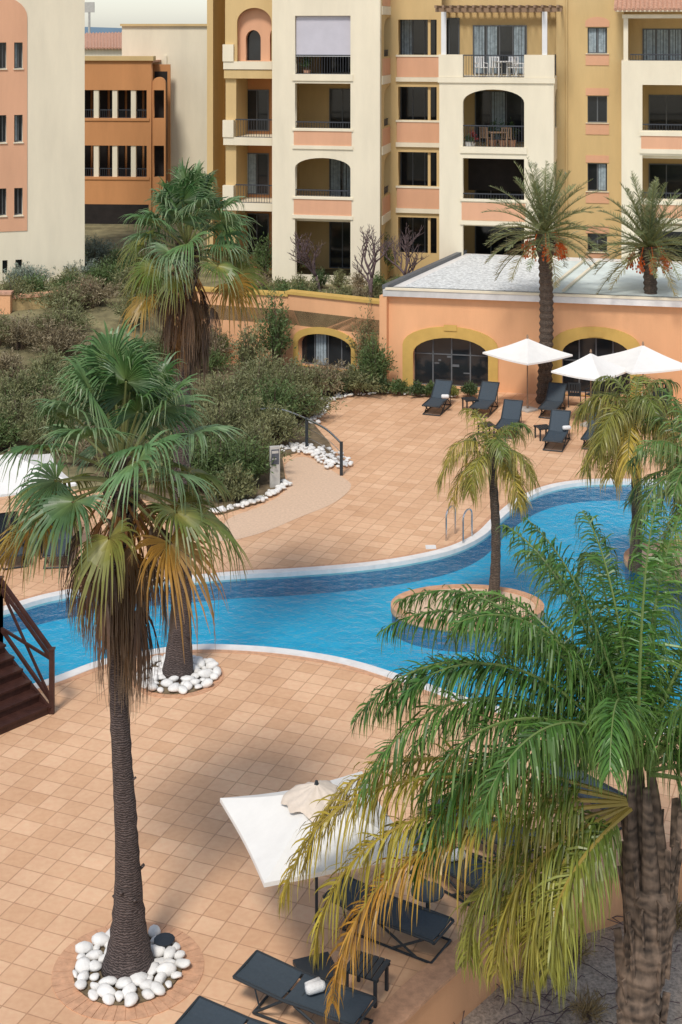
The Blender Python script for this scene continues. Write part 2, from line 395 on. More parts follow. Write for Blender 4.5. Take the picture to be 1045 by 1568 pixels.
mb.box(u0-.03,h0,-.02,.5,T(118.8),T(84),0); mb.box(h1,u1+.03,-.02,.5,T(118.8),T(84),0)
mb.box(u0-.06,u1+.06,-.07,-.001,T(127),T(119),0)
railing(mb,h0,h1,.2,T(118),T(84))
railing(mb,h0,h1,.15,ZF[2]+.12,ZF[2]+1.1)
railing(mb,h0,h1,.15,T(307),T(297))
mb.box(h0-.12,h1+.12,-.06,-.001,T(235),T(225),0); mb.box(h0-.12,h1+.12,-.06,-.001,T(309),T(305),0)
mb.box(h0-.05,h1+.05,-.02,-.001,T(338),T(311),2); mb.box(h0-.12,h1+.12,-.06,-.001,T(345),T(339),0)
mb.box(u0,u0+.3,.351,3.99,TZ-.3,T(119),0)
for z in ZF[1:4]: mb.box(u0+.301,u1-.302,.351,3.99,z-.25,z-.001 if z<11 else z+.0,0)
for k,z in enumerate(ZF[:3]): window(mb,h0+.1,h1+.3,z+.06,z+2.45,3.99,4,curt=[1] if k==2 else None)
window(mb,A.u(725,3.9),A.u(806,3.9),T(118),T(42)+.1,3.97,4,fr=5,curt=[0,1,3])
window(mb,A.u(683,3.9),A.u(703,3.9),T(118),T(30)+.1,3.97,1,fr=5)
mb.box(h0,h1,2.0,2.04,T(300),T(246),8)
holes=[]
for k in range(3): holes.append(archp(1.1,3.4,ZF[k]+.9,ZF[k]+2.1,ZF[k]+2.65,10))
o=fillpoly('tower_side',[rect(.351,3.99,TZ-.3,T(119))]+holes,0.3,'cream','XZ',0)
for v in o.data.vertices:
    a,b,c=v.co; v.co=(u1-.001-b,a,c)
o.parent=E
railing_v(mb,u1-.1,.5,3.9,ZF[3]+.05,ZF[3]+1.0)
for uu in(A.u(679),A.u(834)):
    mb.box(uu-.11,uu+.11,.1,.32,T(84)+.001,T(18),10)
mb.box(u0-.2,u1+.35,.12,.3,T(18),T(12),12); mb.box(u0-.2,u1+.35,3.5,3.7,T(18),T(12),12)
k=17
for i in range(k): 
    x=u0-.1+(u1-u0+.3)*i/(k-1); mb.box(x-.05,x+.05,-.5,3.95,T(11.9),T(8),12)
u0,u1=A.u(583,2.6),A.u(676,2.6); h0,h1=A.u(610,2.6),A.u(669,2.6)
T=lambda py:A.z(640,py,2.6)
hs=[(30,84),(133,184),(233,285),(333,388)]
fillpoly('recess_front',[rect(u0,u1,TZ-.3,20)]+[rect(h0,h1,T(b),T(a)) for a,b in hs],0.25,'ochre','XZ',2.6,E)
for a,b in hs[:3]:
    mb.box(h0-.05,u1-.05,2.53,2.598,T(b+34),T(b+3),2); mb.box(h0-.1,u1-.05,2.5,2.598,T(b+3),T(b),0)
    mb.box(h0-.1,u1-.05,2.5,2.598,T(b+41),T(b+34.2),0)
for a,b in hs:
    window(mb,h0-.1,h1+.4,T(b+25),T(a)+.05,3.99,4,curt=[0] if a<40 else None)
    mb.box(A.u(655,2.6),A.u(659,2.6),2.7,2.8,T(b),T(a),1)
u0,u1=A.u(852,2.6),A.u(956,2.6); T=lambda py:A.z(915,py,2.6); w0,w1=A.u(900,2.6),A.u(930,2.6)
hs=[(42,82),(147,188),(250,293),(358,386)]
fillpoly('windowed_wall',[rect(u0,u1,TZ-.3,20)]+[rect(w0,w1,T(b),T(a)) for a,b in hs],0.25,'ochre','XZ',2.6,E)
for i,(a,b) in enumerate(hs):
    window(mb,w0,w1,T(b),T(a),2.8,2,curt=[0,1] if i==0 else ([1] if i==2 else None))
    mb.box(w0-.08,w1+.08,2.57,2.598,T(b+18),T(b+1),2)
    if i: mb.box(w0-.08,w1+.08,2.57,2.598,T(a-1),T(a-12),2)
    mb.box(w0-.08,w1+.08,2.52,2.598,T(b+1),T(b),0)
t=archp(w0-.1,w1+.1,T(41),T(34),T(26)); fillpoly('window_arch_trim',[t],0.03,'salmon','XZ',2.57,E)
mb.tube([(A.u(868,2.5),2.5,TZ),(A.u(868,2.5),2.5,19)],.05,8,1)
u0,u1=A.u(952),A.u(1200); h0,h1=A.u(984),A.u(1150); T=lambda py:A.z(1000,py)
fillpoly('bay_front',[rect(u0,u1,TZ-.3,T(93))]+[rect(h0,h1,T(200),T(130)),rect(h0,h1,T(305),T(238)),rect(h0,h1,TZ+.1,T(342))],0.35,'cream','XZ',0,E)
for b in(202,307):
    mb.box(h0-.05,h1,-.02,-.001,T(b+26),T(b+6),2); mb.box(h0-.12,h1,-.06,-.001,T(b+6),T(b),0); mb.box(h0-.12,h1,-.06,-.001,T(b+33),T(b+26),0)
    railing(mb,h0,h1,.15,T(b),T(b-12))
railing(mb,A.u(965),h1,.2,T(93),T(83))
mb.box(u0,u0+.3,.351,3.99,TZ-.3,T(93),0)
for z in ZF[1:4]: mb.box(u0+.301,u1,.351,3.99,z-.25,z,0)
window(mb,A.u(985,3.9),A.u(1045,3.9),T(100),T(44),3.99,3,curt=[0,1,2])
for z in ZF[:3]: window(mb,h0+.3,h0+2.6,z+.06,z+2.35,3.99,3,curt=[2] if z>8 else None)
mb.box(A.u(955),A.u(962),.1,.3,T(93),T(22),0)
mb.box(A.u(953),A.u(1150),.05,.35,T(28),T(22),0)
ru0,ru1=A.u(943),A.u(1180)
mb.add([(ru0,-.4,T(15)),(ru1,-.4,T(15)),(ru1,4,T(-35)),(ru0,4,T(-35))],[(0,1,2,3)],7)
mb.add([(ru0,-.4,T(18)),(ru1,-.4,T(18)),(ru1,4,T(-30)),(ru0,4,T(-30))],[(0,3,2,1)],0)
mb.box(ru0,ru1,-.39,-.3,T(18),T(15.5),0)
k=34
for i in range(k):
    x=ru0+(ru1-ru0)*i/k; mb.tube([(x,-.48,T(14.5)),(x,4,T(-35))],.075,6,7)
u0,u1=A.u(346,1.2),A.u(419,1.2); T=lambda py:A.z(380,py,1.2)
mb.box(u0,A.u(362,1.2),1.2,3.99,TZ-.3,20,1)
mb.box(A.u(362,1.2)+.001,u1,3.2,3.4,TZ-.3,20,3)
top=fillpoly('arch_wall',[rect(A.u(362,1.2)+.002,u1,T(95),20),archp(A.u(374,1.2),A.u(397,1.2),T(93),T(60),T(46)),archp(A.u(411,1.2),A.u(418,1.2),T(93),T(60),T(46))],.25,'salmon','XZ',1.5,E)
tr=fillpoly('arch_surround',[rect(u0,u1,T(95),20),archp(A.u(364,1.2),A.u(417,1.2),T(94),T(35),T(12))],.1,'ochre','XZ',1.1,E)
mb.box(A.u(372,1.2),u1-.01,1.8,1.85,T(93),T(44),4)
for a in(94,210,310):
    mb.box(u0-.06,u1-.02,1.0,3.19,T(a+12),T(a),0)
    if a>100: railing(mb,A.u(362,1.2),u1-.03,1.1,T(a),T(a-28))
    mb.box(u0-.08,A.u(360,1.2),.95,1.19,T(a),T(a-26),0)
mb.box(u0-.04,u1-.02,1.05,1.3,T(120),T(107),1)
for a,b in((140,205),(240,305),(335,400)):
    window(mb,A.u(375,3),A.u(410,3),T(b),T(a),3.19,2,curt=[0] if a==240 else None)
mb.obj('facade_details',BM,E)

def chair(name,loc,rot,matn,s=1.0,parent=None):
    m=MB()
    for x in(-.22,.22):
        m.beam((x,-.22,0),(x,-.22,.44),.03,.03); m.beam((x,.22,0),(x,.27,.9),.03,.03)
        m.beam((x,-.22,.62),(x,.25,.64),.04,.03); m.beam((x,-.22,.44),(x,-.22,.62),.03,.03)
    m.box(-.235,.235,-.235,.235,.42,.45)
    for i in range(5):
        x=-.18+.09*i; m.beam((x,.235,.46),(x,.275,.88),.05,.015)
    m.beam((-.24,.275,.9),(.24,.275,.9),.03,.05)
    o=m.obj(name,[matn]); o.location=loc; o.rotation_euler=(0,0,rot); o.scale=(s,s,s); return o
def table(name,loc,rot,w,l,h,matn):
    m=MB()
    for x in(-1,1):
        for y in(-1,1): m.beam((x*(w/2-.05),y*(l/2-.05),0),(x*(w/2-.05),y*(l/2-.05),h-.031),.045,.045)
    k=max(4,int(w/.09))
    for i in range(k):
        x=-w/2+w*(i+.5)/k; m.box(x-w/k*.42,x+w/k*.42,-l/2,l/2,h-.022,h)
    for y in(-1,1): m.box(-w/2,w/2,y*(l/2-.05)-.02,y*(l/2-.05)+.02,h-.05,h-.0225)
    o=m.obj(name,[matn]); o.location=loc; o.rotation_euler=(0,0,rot); return o
for px,r in((738,.3),(758,2.8),(785,-.3),(796,1.2)):
    chair('balcony_chair',A.w(A.u(px,1.2),1.3+R(-.2,.5),ZF[3]),r,'white')
table('balcony_table',A.w(A.u(772,1.2),1.4,ZF[3]),.2,.9,.9,.72,'white')
for px in(745,775): chair('balcony_chair',A.w(A.u(px,1.4),1.7,ZF[2]),R(0,6),'pergola')
table('balcony_table',A.w(A.u(760,1.2),1.5,ZF[2]),.2,.8,.8,.72,'pergola')
def potplant(loc,h,col,s=.2,pot='white'):
    e=empty('potted_plant',loc); m=MB()
    m.tube([(0,0,0),(0,0,s*1.5),(0,0,s*1.6)],[s*.7,s,s*1.08],12,0); m.obj('pot',[pot],e)
    o=shrub('foliage',(0,0,s*1.4),s*1.6,h,24,16,.12,.03,col,tuple(c*1.4 for c in col)); o.parent=e
def shrub(name,loc,r,h,ns,nl,ll,lw,ca,cb,spread=0.45,seedcol=0.25):
    N=ns*nl
    th=rng.uniform(0,2*np.pi,ns); rr=np.sqrt(rng.uniform(0,1,ns)); hh=h*(1-0.5*rr**2)*rng.uniform(.5,1.15,ns)
    lob=1+0.28*np.sin(3*th+rng.uniform(0,6))+0.18*np.sin(7*th+rng.uniform(0,6))
    end=np.stack([r*lob*rr*np.cos(th),r*lob*rr*np.sin(th),hh],1)
    base=end*np.array([.3,.3,0]); ctrl=(base+end)/2+np.stack([0*th,0*th,h*.22+0*th],1)-end*np.array([.12,.12,0])
    t=np.tile(np.linspace(.28,1,nl),(ns,1))+rng.uniform(-.05,.05,(ns,nl)); t=t[...,None]
    p=(1-t)**2*base[:,None]+2*t*(1-t)*ctrl[:,None]+t**2*end[:,None]
    tan=2*(1-t)*(ctrl-base)[:,None]+2*t*(end-ctrl)[:,None]; tan/=np.linalg.norm(tan,axis=2,keepdims=True)+1e-9
    p=p.reshape(-1,3)+rng.normal(0,.025+.012*r,(N,3)); tan=tan.reshape(-1,3)
    d=tan*spread+rng.normal(0,.5,(N,3))+np.array([0,0,.2]); d/=np.linalg.norm(d,axis=1,keepdims=True)
    q=rng.normal(0,1,(N,3)); sd=np.cross(d,q); sd/=np.linalg.norm(sd,axis=1,keepdims=True)+1e-9
    L=ll*rng.uniform(.6,1.3,(N,1)); w=lw*rng.uniform(.7,1.3,(N,1))
    V=np.stack([p,p+d*L*.5+sd*w*.5,p+d*L,p+d*L*.5-sd*w*.5],1).reshape(-1,3)
    Fc=np.arange(N*4).reshape(-1,4)
    m=rng.uniform(0,1,(ns,1,1))*.6+rng.uniform(0,1,(ns,nl,1))*.4
    col=np.array(ca)*(1-m)+np.array(cb)*m; col=col*rng.uniform(1-seedcol,1+seedcol,(ns,1,1)); col=np.repeat(col.reshape(-1,1,3),4,1).reshape(-1,3)
    me=bpy.data.meshes.new(name)
    SV=[];SF=[];o=len(V)
    for i in range(0,ns,2):
        a,b,c=base[i],ctrl[i]*.5+(base[i]+end[i])*.25,end[i]; w_=.012+.006*r
        idx=o+len(SV); sx=np.array([math.sin(th[i]),-math.cos(th[i]),0])*w_
        SV+= [a-sx,a+sx,b-sx*.7,b+sx*.7,c-sx*.2,c+sx*.2]; SF+=[(idx,idx+1,idx+3,idx+2),(idx+2,idx+3,idx+5,idx+4)]
    V=np.vstack([V,np.array(SV)]); col=np.vstack([col,np.tile([.17,.12,.09],(len(SV),1))])
    me.from_pydata(V.tolist(),[],Fc.tolist()+SF); me.materials.append(M['shrub'])
    at=me.color_attributes.new('Col','FLOAT_COLOR','POINT'); arr=np.ones((len(V),4),np.float32); arr[:,:3]=col; at.data.foreach_set('color',arr.ravel())
    ob=bpy.data.objects.new(name,me); ob.location=loc; COL.objects.link(ob); return ob
potplant(A.w(A.u(718,.6),.6,ZF[2]),.3,(.06,.10,.04))
potplant(A.w(A.u(722,.6),.9,ZF[2]),.5,(.25,.03,.03),.15)
for px in(750,765,780): potplant(A.w(A.u(px,.6),2.0,ZF[2]),.9,(.04,.09,.03),.2,'terra')
for px,k in((640,1),(1005,1),(470,3)): potplant(A.w(A.u(px,.6),.6 if px!=640 else 3.0,ZF[k]),.8,(.05,.10,.03),.18,'terra')

# ---- left building
B=Fr(70.0,math.radians(-17)); BE=B.emp('cream_apartment_building')
u0,u1=B.u(-330),B.u(130); T=lambda py,px=20:B.z(px,py)
mb=MB(); hol=[]; rows=[(65,105),(176,218),(288,330)]
ww=[(-1,10),(22,35)]
for a,b in rows:
    for x0,x1 in ww: hol.append(rect(B.u(x0),B.u(x1),T(b),T(a)))
for x0,x1 in((4,12),(24,34)): hol.append(rect(B.u(x0),B.u(x1),T(418),T(398)))
fillpoly('front_wall',[rect(u0,u1,TZ-1,22)]+hol,.35,'cream','XZ',0,BE)
pan=archp(B.u(-48),B.u(42),T(354),T(26),T(-6))
fillpoly('salmon_panel',[pan]+hol[:6],.03,'salmon','XZ',-.032,BE)
mb.box(u1-.35,u1,.351,9,TZ-1,22,0)
mb.box(u0,u1-.4,.30,.34,TZ-.5,20,4)
for a,b in rows:
    for x0,x1 in ww:
        window(mb,B.u(x0)+.01,B.u(x1)-.01,T(b),T(a),.29,2,fr=5,curt=[0] if R(0,1)<.5 else None)
        mb.box(B.u(x0)-.04,B.u(x1)+.04,-.09,-.033,T(b+1.5),T(b),0)
mb.obj('side_and_glazing',BM,BE)

# ---- far orange wing + cream block
C=Fr(84.0,math.radians(4)); CE=C.emp('orange_apartment_wing'); T=lambda py:C.z(190,py)
mb=MB(); hol=[]
for a,b in((138,181),(223,271)):
    for x0,x1 in((100,225),(235,251)): hol.append(rect(C.u(x0),C.u(x1),T(b),T(a)))
u0,u1=C.u(60),C.u(253)
fillpoly('front_wall',[rect(u0,C.u(232),TZ-.3,T(93))]+[h for h in hol if h[0][0]<C.u(230)],.4,'rust','XZ',0,CE)
fillpoly('end_wall',[archp(C.u(233),u1,TZ-.3,T(128),T(118))]+[h for h in hol if h[0][0]>C.u(230)],.3,'rust','XZ',.1,CE)
mb.box(u0,C.u(232)+.15,-.15,.6,T(92.8),T(86),1)
for a,b in((138,181),(223,271)):
    for i in range(4): mb.box(C.u(115+28.5*i),C.u(122.5+28.5*i),.05,.33,T(b),T(a),0)
    railing(mb,u0,C.u(225),.2,T(b),T(b)+.5)
mb.box(u0,u1-.1,2.2,2.3,TZ,T(100),3)
for a,b in((138,181),(223,271)):
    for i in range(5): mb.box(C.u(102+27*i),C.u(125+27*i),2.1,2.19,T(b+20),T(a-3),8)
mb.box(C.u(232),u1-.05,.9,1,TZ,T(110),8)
for a in(181,271): mb.box(u0,C.u(229),-.06,-.001,T(a+4),T(a),3)
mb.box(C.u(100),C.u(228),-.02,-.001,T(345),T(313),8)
mb.box(u0,C.u(232),.4,6,T(96),T(93.2),7)
mb.obj('parapet_and_columns',BM,CE)
DE=empty('cream_block'); mb=MB()
D=Fr(87.0,math.radians(4)); DE.location=(0,87,0); DE.rotation_euler=(0,0,-math.radians(4))
T=lambda py:D.z(270,py)
mb.box(D.u(187),D.u(348),0,8,TZ-.3,T(40),0); mb.box(D.u(185),D.u(350),-.15,.1,T(39.9),T(36.5),1)
mb.box(D.u(252),D.u(256),-.1,-.001,TZ,T(85),0)
mb.obj('walls',BM,DE)
e=empty('tiled_roof_house'); mb=MB()
p=[W(60,74,100),W(192,74,100),W(192,50,108),W(60,53,108)]
mb.add(p,[(0,1,2,3)],7)
for i in range(28):
    t=i/27; mb.tube([p[0].lerp(p[1],t),p[3].lerp(p[2],t)],.09,5,7)
mb.box(p[0].x,p[1].x,100.3,107,0,p[0].z-.05,0)
mb.obj('roof',BM,e)
mb=MB(); q=W(137,19,140); mb.tube([(q.x,q.y,q.z-4),(q.x,q.y,q.z+1)],.12,6,0); mb.box(q.x-.5,q.x+.5,q.y-.1,q.y+.1,q.z,q.z+1.0,0); mb.obj('rooftop_chimney',['concrete'])

# ---- terrace
wpt=[(A0.x,A0.y) for A0 in (W(592,0,57.0),W(440,0,59.3),W(250,0,61.0))]
terr=[wpt[0],wpt[1],wpt[2],(-12,62.5),(-50,62.5),(-50,130),(40,130),(40,60),(8,60)]
fillpoly('upper_terrace',[terr],.6,'grass','XY',TZ)
mb=MB(); pth=[(W(380,0,62).x,62.3),(W(640,0,62).x,61.5),(W(640,0,63).x,62.8),(W(380,0,63).x,63.6)]
mb.add([(*q,TZ+.01) for q in pth],[(0,1,2,3)],0); mb.obj('terrace_path',['path'])
e=empty('garden_wall')
def segwall(p,q,z0,z1,th,name,par,matn,holes=[],capm='yellow'):
    L=math.hypot(q[0]-p[0],q[1]-p[1]); ang=math.atan2(q[1]-p[1],q[0]-p[0])
    sub=empty(name,(p[0],p[1],0),ang); sub.parent=par
    fillpoly('wall_face',[rect(0,L,z0,z1)]+holes,th,matn,'XZ',0,sub)
    m=MB(); m.box(-.05,L+.05,-.08,th+.08,z1+.001,z1+.12,BM.index(capm)); 
    for h in holes:
        xs_=[a for a,b in h]; zs_=[b for a,b in h]
        window(m,min(xs_)-.02,max(xs_)+.02,min(zs_),max(zs_),th-.02,4,curt=[1])
    m.obj('coping',BM,sub); return sub,L
p,q=wpt[1],wpt[0]; L=math.hypot(q[0]-p[0],q[1]-p[1])
xa=L*(458-440)/152; xb=L*(540-440)/152
s_,_=segwall(p,q,-.1,2.95,.35,'wall_run',e,'orange',[archp(xa,xb,.1,1.0,1.48)])
tr=fillpoly('arch_trim',[archp(xa-.22,xb+.22,.1,1.15,1.75),archp(xa,xb,.08,1.0,1.48)],.05,'yellow','XZ',-.052,s_)
segwall(wpt[2],wpt[1],-.1,2.85,.35,'wall_run',e,'orange')
e=empty('low_garden_wall'); segwall((-17,57.5),(-10.6,60.8),1.0,2.75,.3,'wall_run',e,'ochre',capm='salmon')
for t in(0.05,.5,.97):
    mb=MB(); x=-17+6.4*t; y=57.5+3.3*t; mb.box(x-.25,x+.25,y-.3,y+.1,1,3.0,0); mb.box(x-.3,x+.3,y-.35,y+.15,3.001,3.1,1); mb.obj('pier',['orange','terra'],e)

# ---- restaurant
RR=Fr(56.2,math.radians(11.5)); e=RR.emp('restaurant_pavilion'); zr=3.8
u0,u1=RR.u(592),RR.u(1400)
ah=[]; atr=[]
for a,b,c,d_ in((633,748,617,763),(861,965,845,981),(1130,1230,1115,1245)):
    ah.append(archp(RR.u(a),RR.u(b),.06,RR.z((a+b)/2,543),RR.z((a+b)/2,517)))
    atr.append([archp(RR.u(c),RR.u(d_),.05,RR.z((a+b)/2,530),RR.z((a+b)/2,500)),archp(RR.u(a),RR.u(b),.04,RR.z((a+b)/2,543),RR.z((a+b)/2,517))])
fillpoly('front_wall',[rect(u0,u1,-.1,zr-.25)]+ah,.4,'orange','XZ',0,e)
for t in atr: fillpoly('arch_trim',t,.06,'yellow','XZ',-.062,e)
mb=MB()
for a in((633,748),(861,965),(1130,1230)):
    window(mb,RR.u(a[0]),RR.u(a[1]),.05,2.3,.39,4)
    mb.box(RR.u(a[0]),RR.u(a[1]),.34,.37,1.25,1.29,5)
    for k in range(5):
        x=RR.u(R(a[0]+8,a[1]-12)); z=R(.5,1.2); mb.box(x,x+R(.1,.3),.355,.369,z,z+R(.04,.1),5)
    cx=(RR.u(a[0])+RR.u(a[1]))/2
    mb.box(cx-.25,cx+.25,-.1,-.063,RR.z(690,506),RR.z(690,497),14)
def loc(px,py,z): 
    g=G(px,py,z); dx=g.x-RR.x0; dy=g.y-RR.y0; return (dx*RR.c-dy*RR.s, dx*RR.s+dy*RR.c)
rp=[(u0-.1,-.25),(u1,-.25),(u1,8.6),loc(712,388,zr)]
fillpoly('roof_slab',[rp],.25,'coping','XY',zr,e)
inn=[(u0+.6,.35),(RR.u(835),.35),(RR.u(835),7.9),(rp[3][0]+.35,rp[3][1]-.3)]
fillpoly('roof_gravel',[inn],.02,'gravel','XY',zr+.03,e)
fillpoly('roof_membrane',[[(RR.u(836),.35),(u1-.3,.35),(u1-.3,8.2),(RR.u(836),7.9)]],.02,'membrane','XY',zr+.025,e)
mb.beam((u0-.05,-.1,zr+.08),(rp[3][0]-.02,rp[3][1]+.1,zr+.08),.22,.14,5)
mb.box(u0,u1,-.28,-.08,zr+.001,zr+.07,0); mb.box(u0,u1,.15,.3,zr+.001,zr+.03,5)
mb.beam((u0-.1,-.2,1.8),(rp[3][0]-.1,rp[3][1],1.8),.3,3.5,13)
for px in(836,862): 
    x=RR.u(px); mb.beam((x,.35,zr+.09),(x+1.2,7.9,zr+.09),.1,.08,0)
mb.obj('roof_edges_and_glazing',BM,e)
# ---------------------------------------------------------------- palms
def jit(c,a=.15):
    k=R(1-a,1+a); return tuple(max(0,x*k*R(.94,1.06)) for x in c)
def mixc(a,b,t): return tuple(a[i]*(1-t)+b[i]*t for i in range(3))
def jit_(c,i):
    k=.82+.36*((i*7919)%13)/13; return (c[0]*k,c[1]*k,c[2]*k)
def fan(mb,base,dv,pl,Rr,droop,col,tip,hubc,nseg=38,span=2.2,segdroop=.25,cup=.25,pet=(.26,.28,.10)):
    base=Vector(base); dv=Vector(dv).normalized()
    pts=[base+dv*pl*t-Z*droop*pl*t*t for t in(0,.33,.66,1)]
    mb.tube(pts,[.030,.024,.02,.015],5,0,pet)
    hub=pts[-1]; d=(pts[-1]-pts[-2]).normalized()
    s=d.cross(Z)
    if s.length<.15: s=Vector((R(-1,1),R(-1,1),0)).cross(d)
    s.normalize(); roll=R(-.7,.7); n=s.cross(d); s=(s*math.cos(roll)+n*math.sin(roll)).normalized(); n=s.cross(d).normalized()
    if n.z<0: n=-n
    dth=2*span/nseg
    st=[.04,.22,.40,.58,.78,1.0]; wf=[1,1,.92,.66,.42,.03]
    for i in range(nseg):
        a=-span+dth*(i+.5)+R(-.03,.03); D=d*math.cos(a)+s*math.sin(a); Sd=(-d*math.sin(a)+s*math.cos(a))
        Ln=Rr*(.68+.32*math.cos(a*.75))*R(.9,1.06); vs=[];cs=[]; g=segdroop*R(.5,1.7); sw=R(-.10,.10)
        for k,r in enumerate(st):
            rr=r*Ln; hw=min(dth*.5*rr, dth*.5*.42*Ln)*wf[k]+.002
            e_=max(0,r-.3)/.7
            p=hub+D*rr+n*(abs(math.sin(a*.5))*rr*cup)-Z*(g*Ln*e_**1.8+.16*Ln*r*r*max(0,math.cos(a)))+Sd*sw*e_*Ln-D*(g*.45*Ln*e_**2.4)
            pn=n*hw*.7
            vs+=[p-Sd*hw-pn,p+pn*.6,p+Sd*hw-pn]
            c=mixc(hubc,col,min(1,r/.4)) if r<.4 else mixc(col,tip,max(0,(r-.6)/.4)**1.5)
            cs+=[c,c,c]
        fs=[]
        for k in range(len(st)-1):
            b=3*k; fs+=[(b,b+1,b+4,b+3),(b+1,b+2,b+5,b+4)]
        mb.add(vs,fs,0,[jit_(c,i) for c in cs])
def fan_palm(name,basep,topz,trunk,scale=1.0,nf=40,lean=(0,0),crown=1.0):
    e=empty(name,basep); m=MB()
    h=topz-basep[2]
    pts=[];rad=[]
    for i in range(61):
        t=i/60; z=h*t
        r=trunk[1]+(trunk[0]-trunk[1])*math.exp(-z/ .75)+ (trunk[1]*.35)*(1-t)**1.2
        r*=1+.03*math.sin(z*23)+R(-.025,.025)
        pts.append((lean[0]*math.sin(t*math.pi*.5)+.035*math.sin(t*8)+R(-.006,.006),lean[1]*t,z)); rad.append(r)
    m.tube(pts,rad,20,0); top=Vector(pts[-1])
    for i in range(12):
        z=R(.8,h*.8); k=int(z/h*60); a=R(0,6.28); q=Vector(pts[k])+Vector((math.cos(a),math.sin(a),0))*rad[k]; m.beam(q,q+Vector((math.cos(a)*.05,math.sin(a)*.05,.05)),.05,.03)
    m.obj('trunk',['bark'],e,smooth=True)
    m=MB()
    gold=math.pi*(3-5**.5)
    for i in range(nf):
        t=(i+.5)/nf
        el=math.radians(84-100*t**1.15+R(-9,9)); az=i*gold+R(-.25,.25)
        dv=(math.cos(el)*math.cos(az),math.cos(el)*math.sin(az),math.sin(el))
        g=(.08,.18,.05); y=(.22,.24,.05); o=(.46,.25,.04)
        if t<.70: col=jit(mixc(g,(.18,.29,.13),R(0,1))); tip=mixc(col,(.36,.38,.20),R(.3,.9)); hb=mixc(col,(.28,.34,.10),.6)
        elif t<.92: col=jit(mixc(g,y,R(.4,1))); tip=(.32,.24,.09); hb=(.38,.34,.09)
        else: col=jit(mixc(y,o,R(.4,1))); tip=(.34,.19,.08); hb=(.45,.28,.06)
        fan(m,top+Vector((0,0,.15-.5*t))*scale+Vector(dv)*.1,dv,(R(.85,1.4)-.15*t)*scale*crown,R(.82,1.08)*scale*crown,.08+.2*t,col,tip,hb,segdroop=.22+.33*t,cup=.3)
    for i in range(int(nf*1.05)):
        t=R(0,1)**.8; az=R(0,2*math.pi); el=math.radians(-34-52*t)
        dv=(math.cos(el)*math.cos(az),math.cos(el)*math.sin(az),math.sin(el))
        c=jit(random.choice([(.17,.095,.05),(.11,.065,.04),(.25,.155,.09),(.08,.05,.035),(.13,.075,.045),(.34,.17,.04)]),.25)
        fan(m,top+Vector((0,0,-.25-.95*t))*scale+Vector((math.cos(az),math.sin(az),0))*.10,dv,R(.4,.8)*scale,R(.55,.85)*scale,.4,c,mixc(c,(.36,.27,.19),.6),c,nseg=22,span=R(.35,.8),segdroop=.85,cup=.1,pet=(.32,.15,.05))
    m.obj('fan_fronds',['leaf'],e)
    m=MB()
    for i in range(46):
        az=i*gold; z=-1.2*scale*R(0,1); r=trunk[1]*1.0
        b=top+Vector((math.cos(az)*r,math.sin(az)*r,z)); 
        m.beam(b,b+Vector((math.cos(az)*.14,math.sin(az)*.14,.30)),.06,.03)
    m.obj('leaf_boots',['barkq'],e)
    return e
def feather(mb,base,dv,L,g,ll,lw,col,tip,n=64,plume=.35,ldroop=.5,rc=(.24,.24,.08),start=.14,fwd=.55,stiff=False,late=False,tipcol=None):
    p=Vector(base); d=Vector(dv).normalized(); k=26; ds=L/k; P=[p.copy()];T=[d.copy()]
    tw=R(-.35,.35) if not late else 0
    for i in range(k):
        t=i/k; sdv=d.cross(Z); wgt=(.25+1.1*t) if not late else (.10+3.4*t**3)
        d=(d-Z*g*ds/L*4*wgt+sdv*tw*ds/L).normalized(); p=p+d*ds; P.append(p.copy()); T.append(d.copy())
    mb.tube(P,[.03*(1-.85*i/k)*min(1,L/2.5)+.003 for i in range(k+1)],5,0,rc)
    az=R(-.25,.25)
    for i in range(n):
        t=start+(1-start)*(i+R(.1,.9))/n; fi=t*k; j=min(int(fi),k-1); q=P[j].lerp(P[j+1],fi-j); tan=T[j].lerp(T[j+1],fi-j).normalized()
        s=tan.cross(Z)
        if s.length<.2: s=tan.cross(Vector((math.cos(az*9),math.sin(az*9),0)))
        s.normalize(); nn=s.cross(tan).normalized()
        prof=(math.sin(math.pi*min(1,.12+.86*((t-start)/(1-start))**.8)))**.55
        bc=col if tipcol is None else mixc(col,tipcol,sst(.15,.7,t+R(-.1,.1)))
        bt=tip if tipcol is None else mixc(tip,tipcol,.7)
        for sg in(-1,1):
            if R(0,1)<.04: continue
            pl=R(-plume,plume)+(.25 if not stiff else .5)
            fw=fwd+.35*t+R(-.15,.15)
            D=(s*sg*math.cos(pl)+nn*math.sin(pl)).normalized(); D=(D+tan*fw).normalized()
            Ln=ll*prof*R(.7,1.18)+.03; vs=[];cs=[]; dr=ldroop*R(.4,1.5); hwid=lw*.5*R(.7,1.25)
            wd=D.cross(nn); wd=(wd+Vector((R(-.6,.6),R(-.6,.6),R(-.6,.6)))).normalized()
            kc=R(.6,1.3)
            for kk,(r,w) in enumerate(((0,.6),(.3,1),(.6,.85),(.82,.5),(1,.06))):
                x=q+D*(Ln*(r-.38*dr*r*r*r))-Z*(dr*Ln*r**1.7)
                vs+=[x-wd*hwid*w,x+wd*hwid*w]; c=mixc(bc,bt,r**2*.8); c=(c[0]*kc,c[1]*kc,c[2]*kc); cs+=[c,c]
            mb.add(vs,[(0,1,3,2),(2,3,5,4),(4,5,7,6),(6,7,9,8)],0,cs)
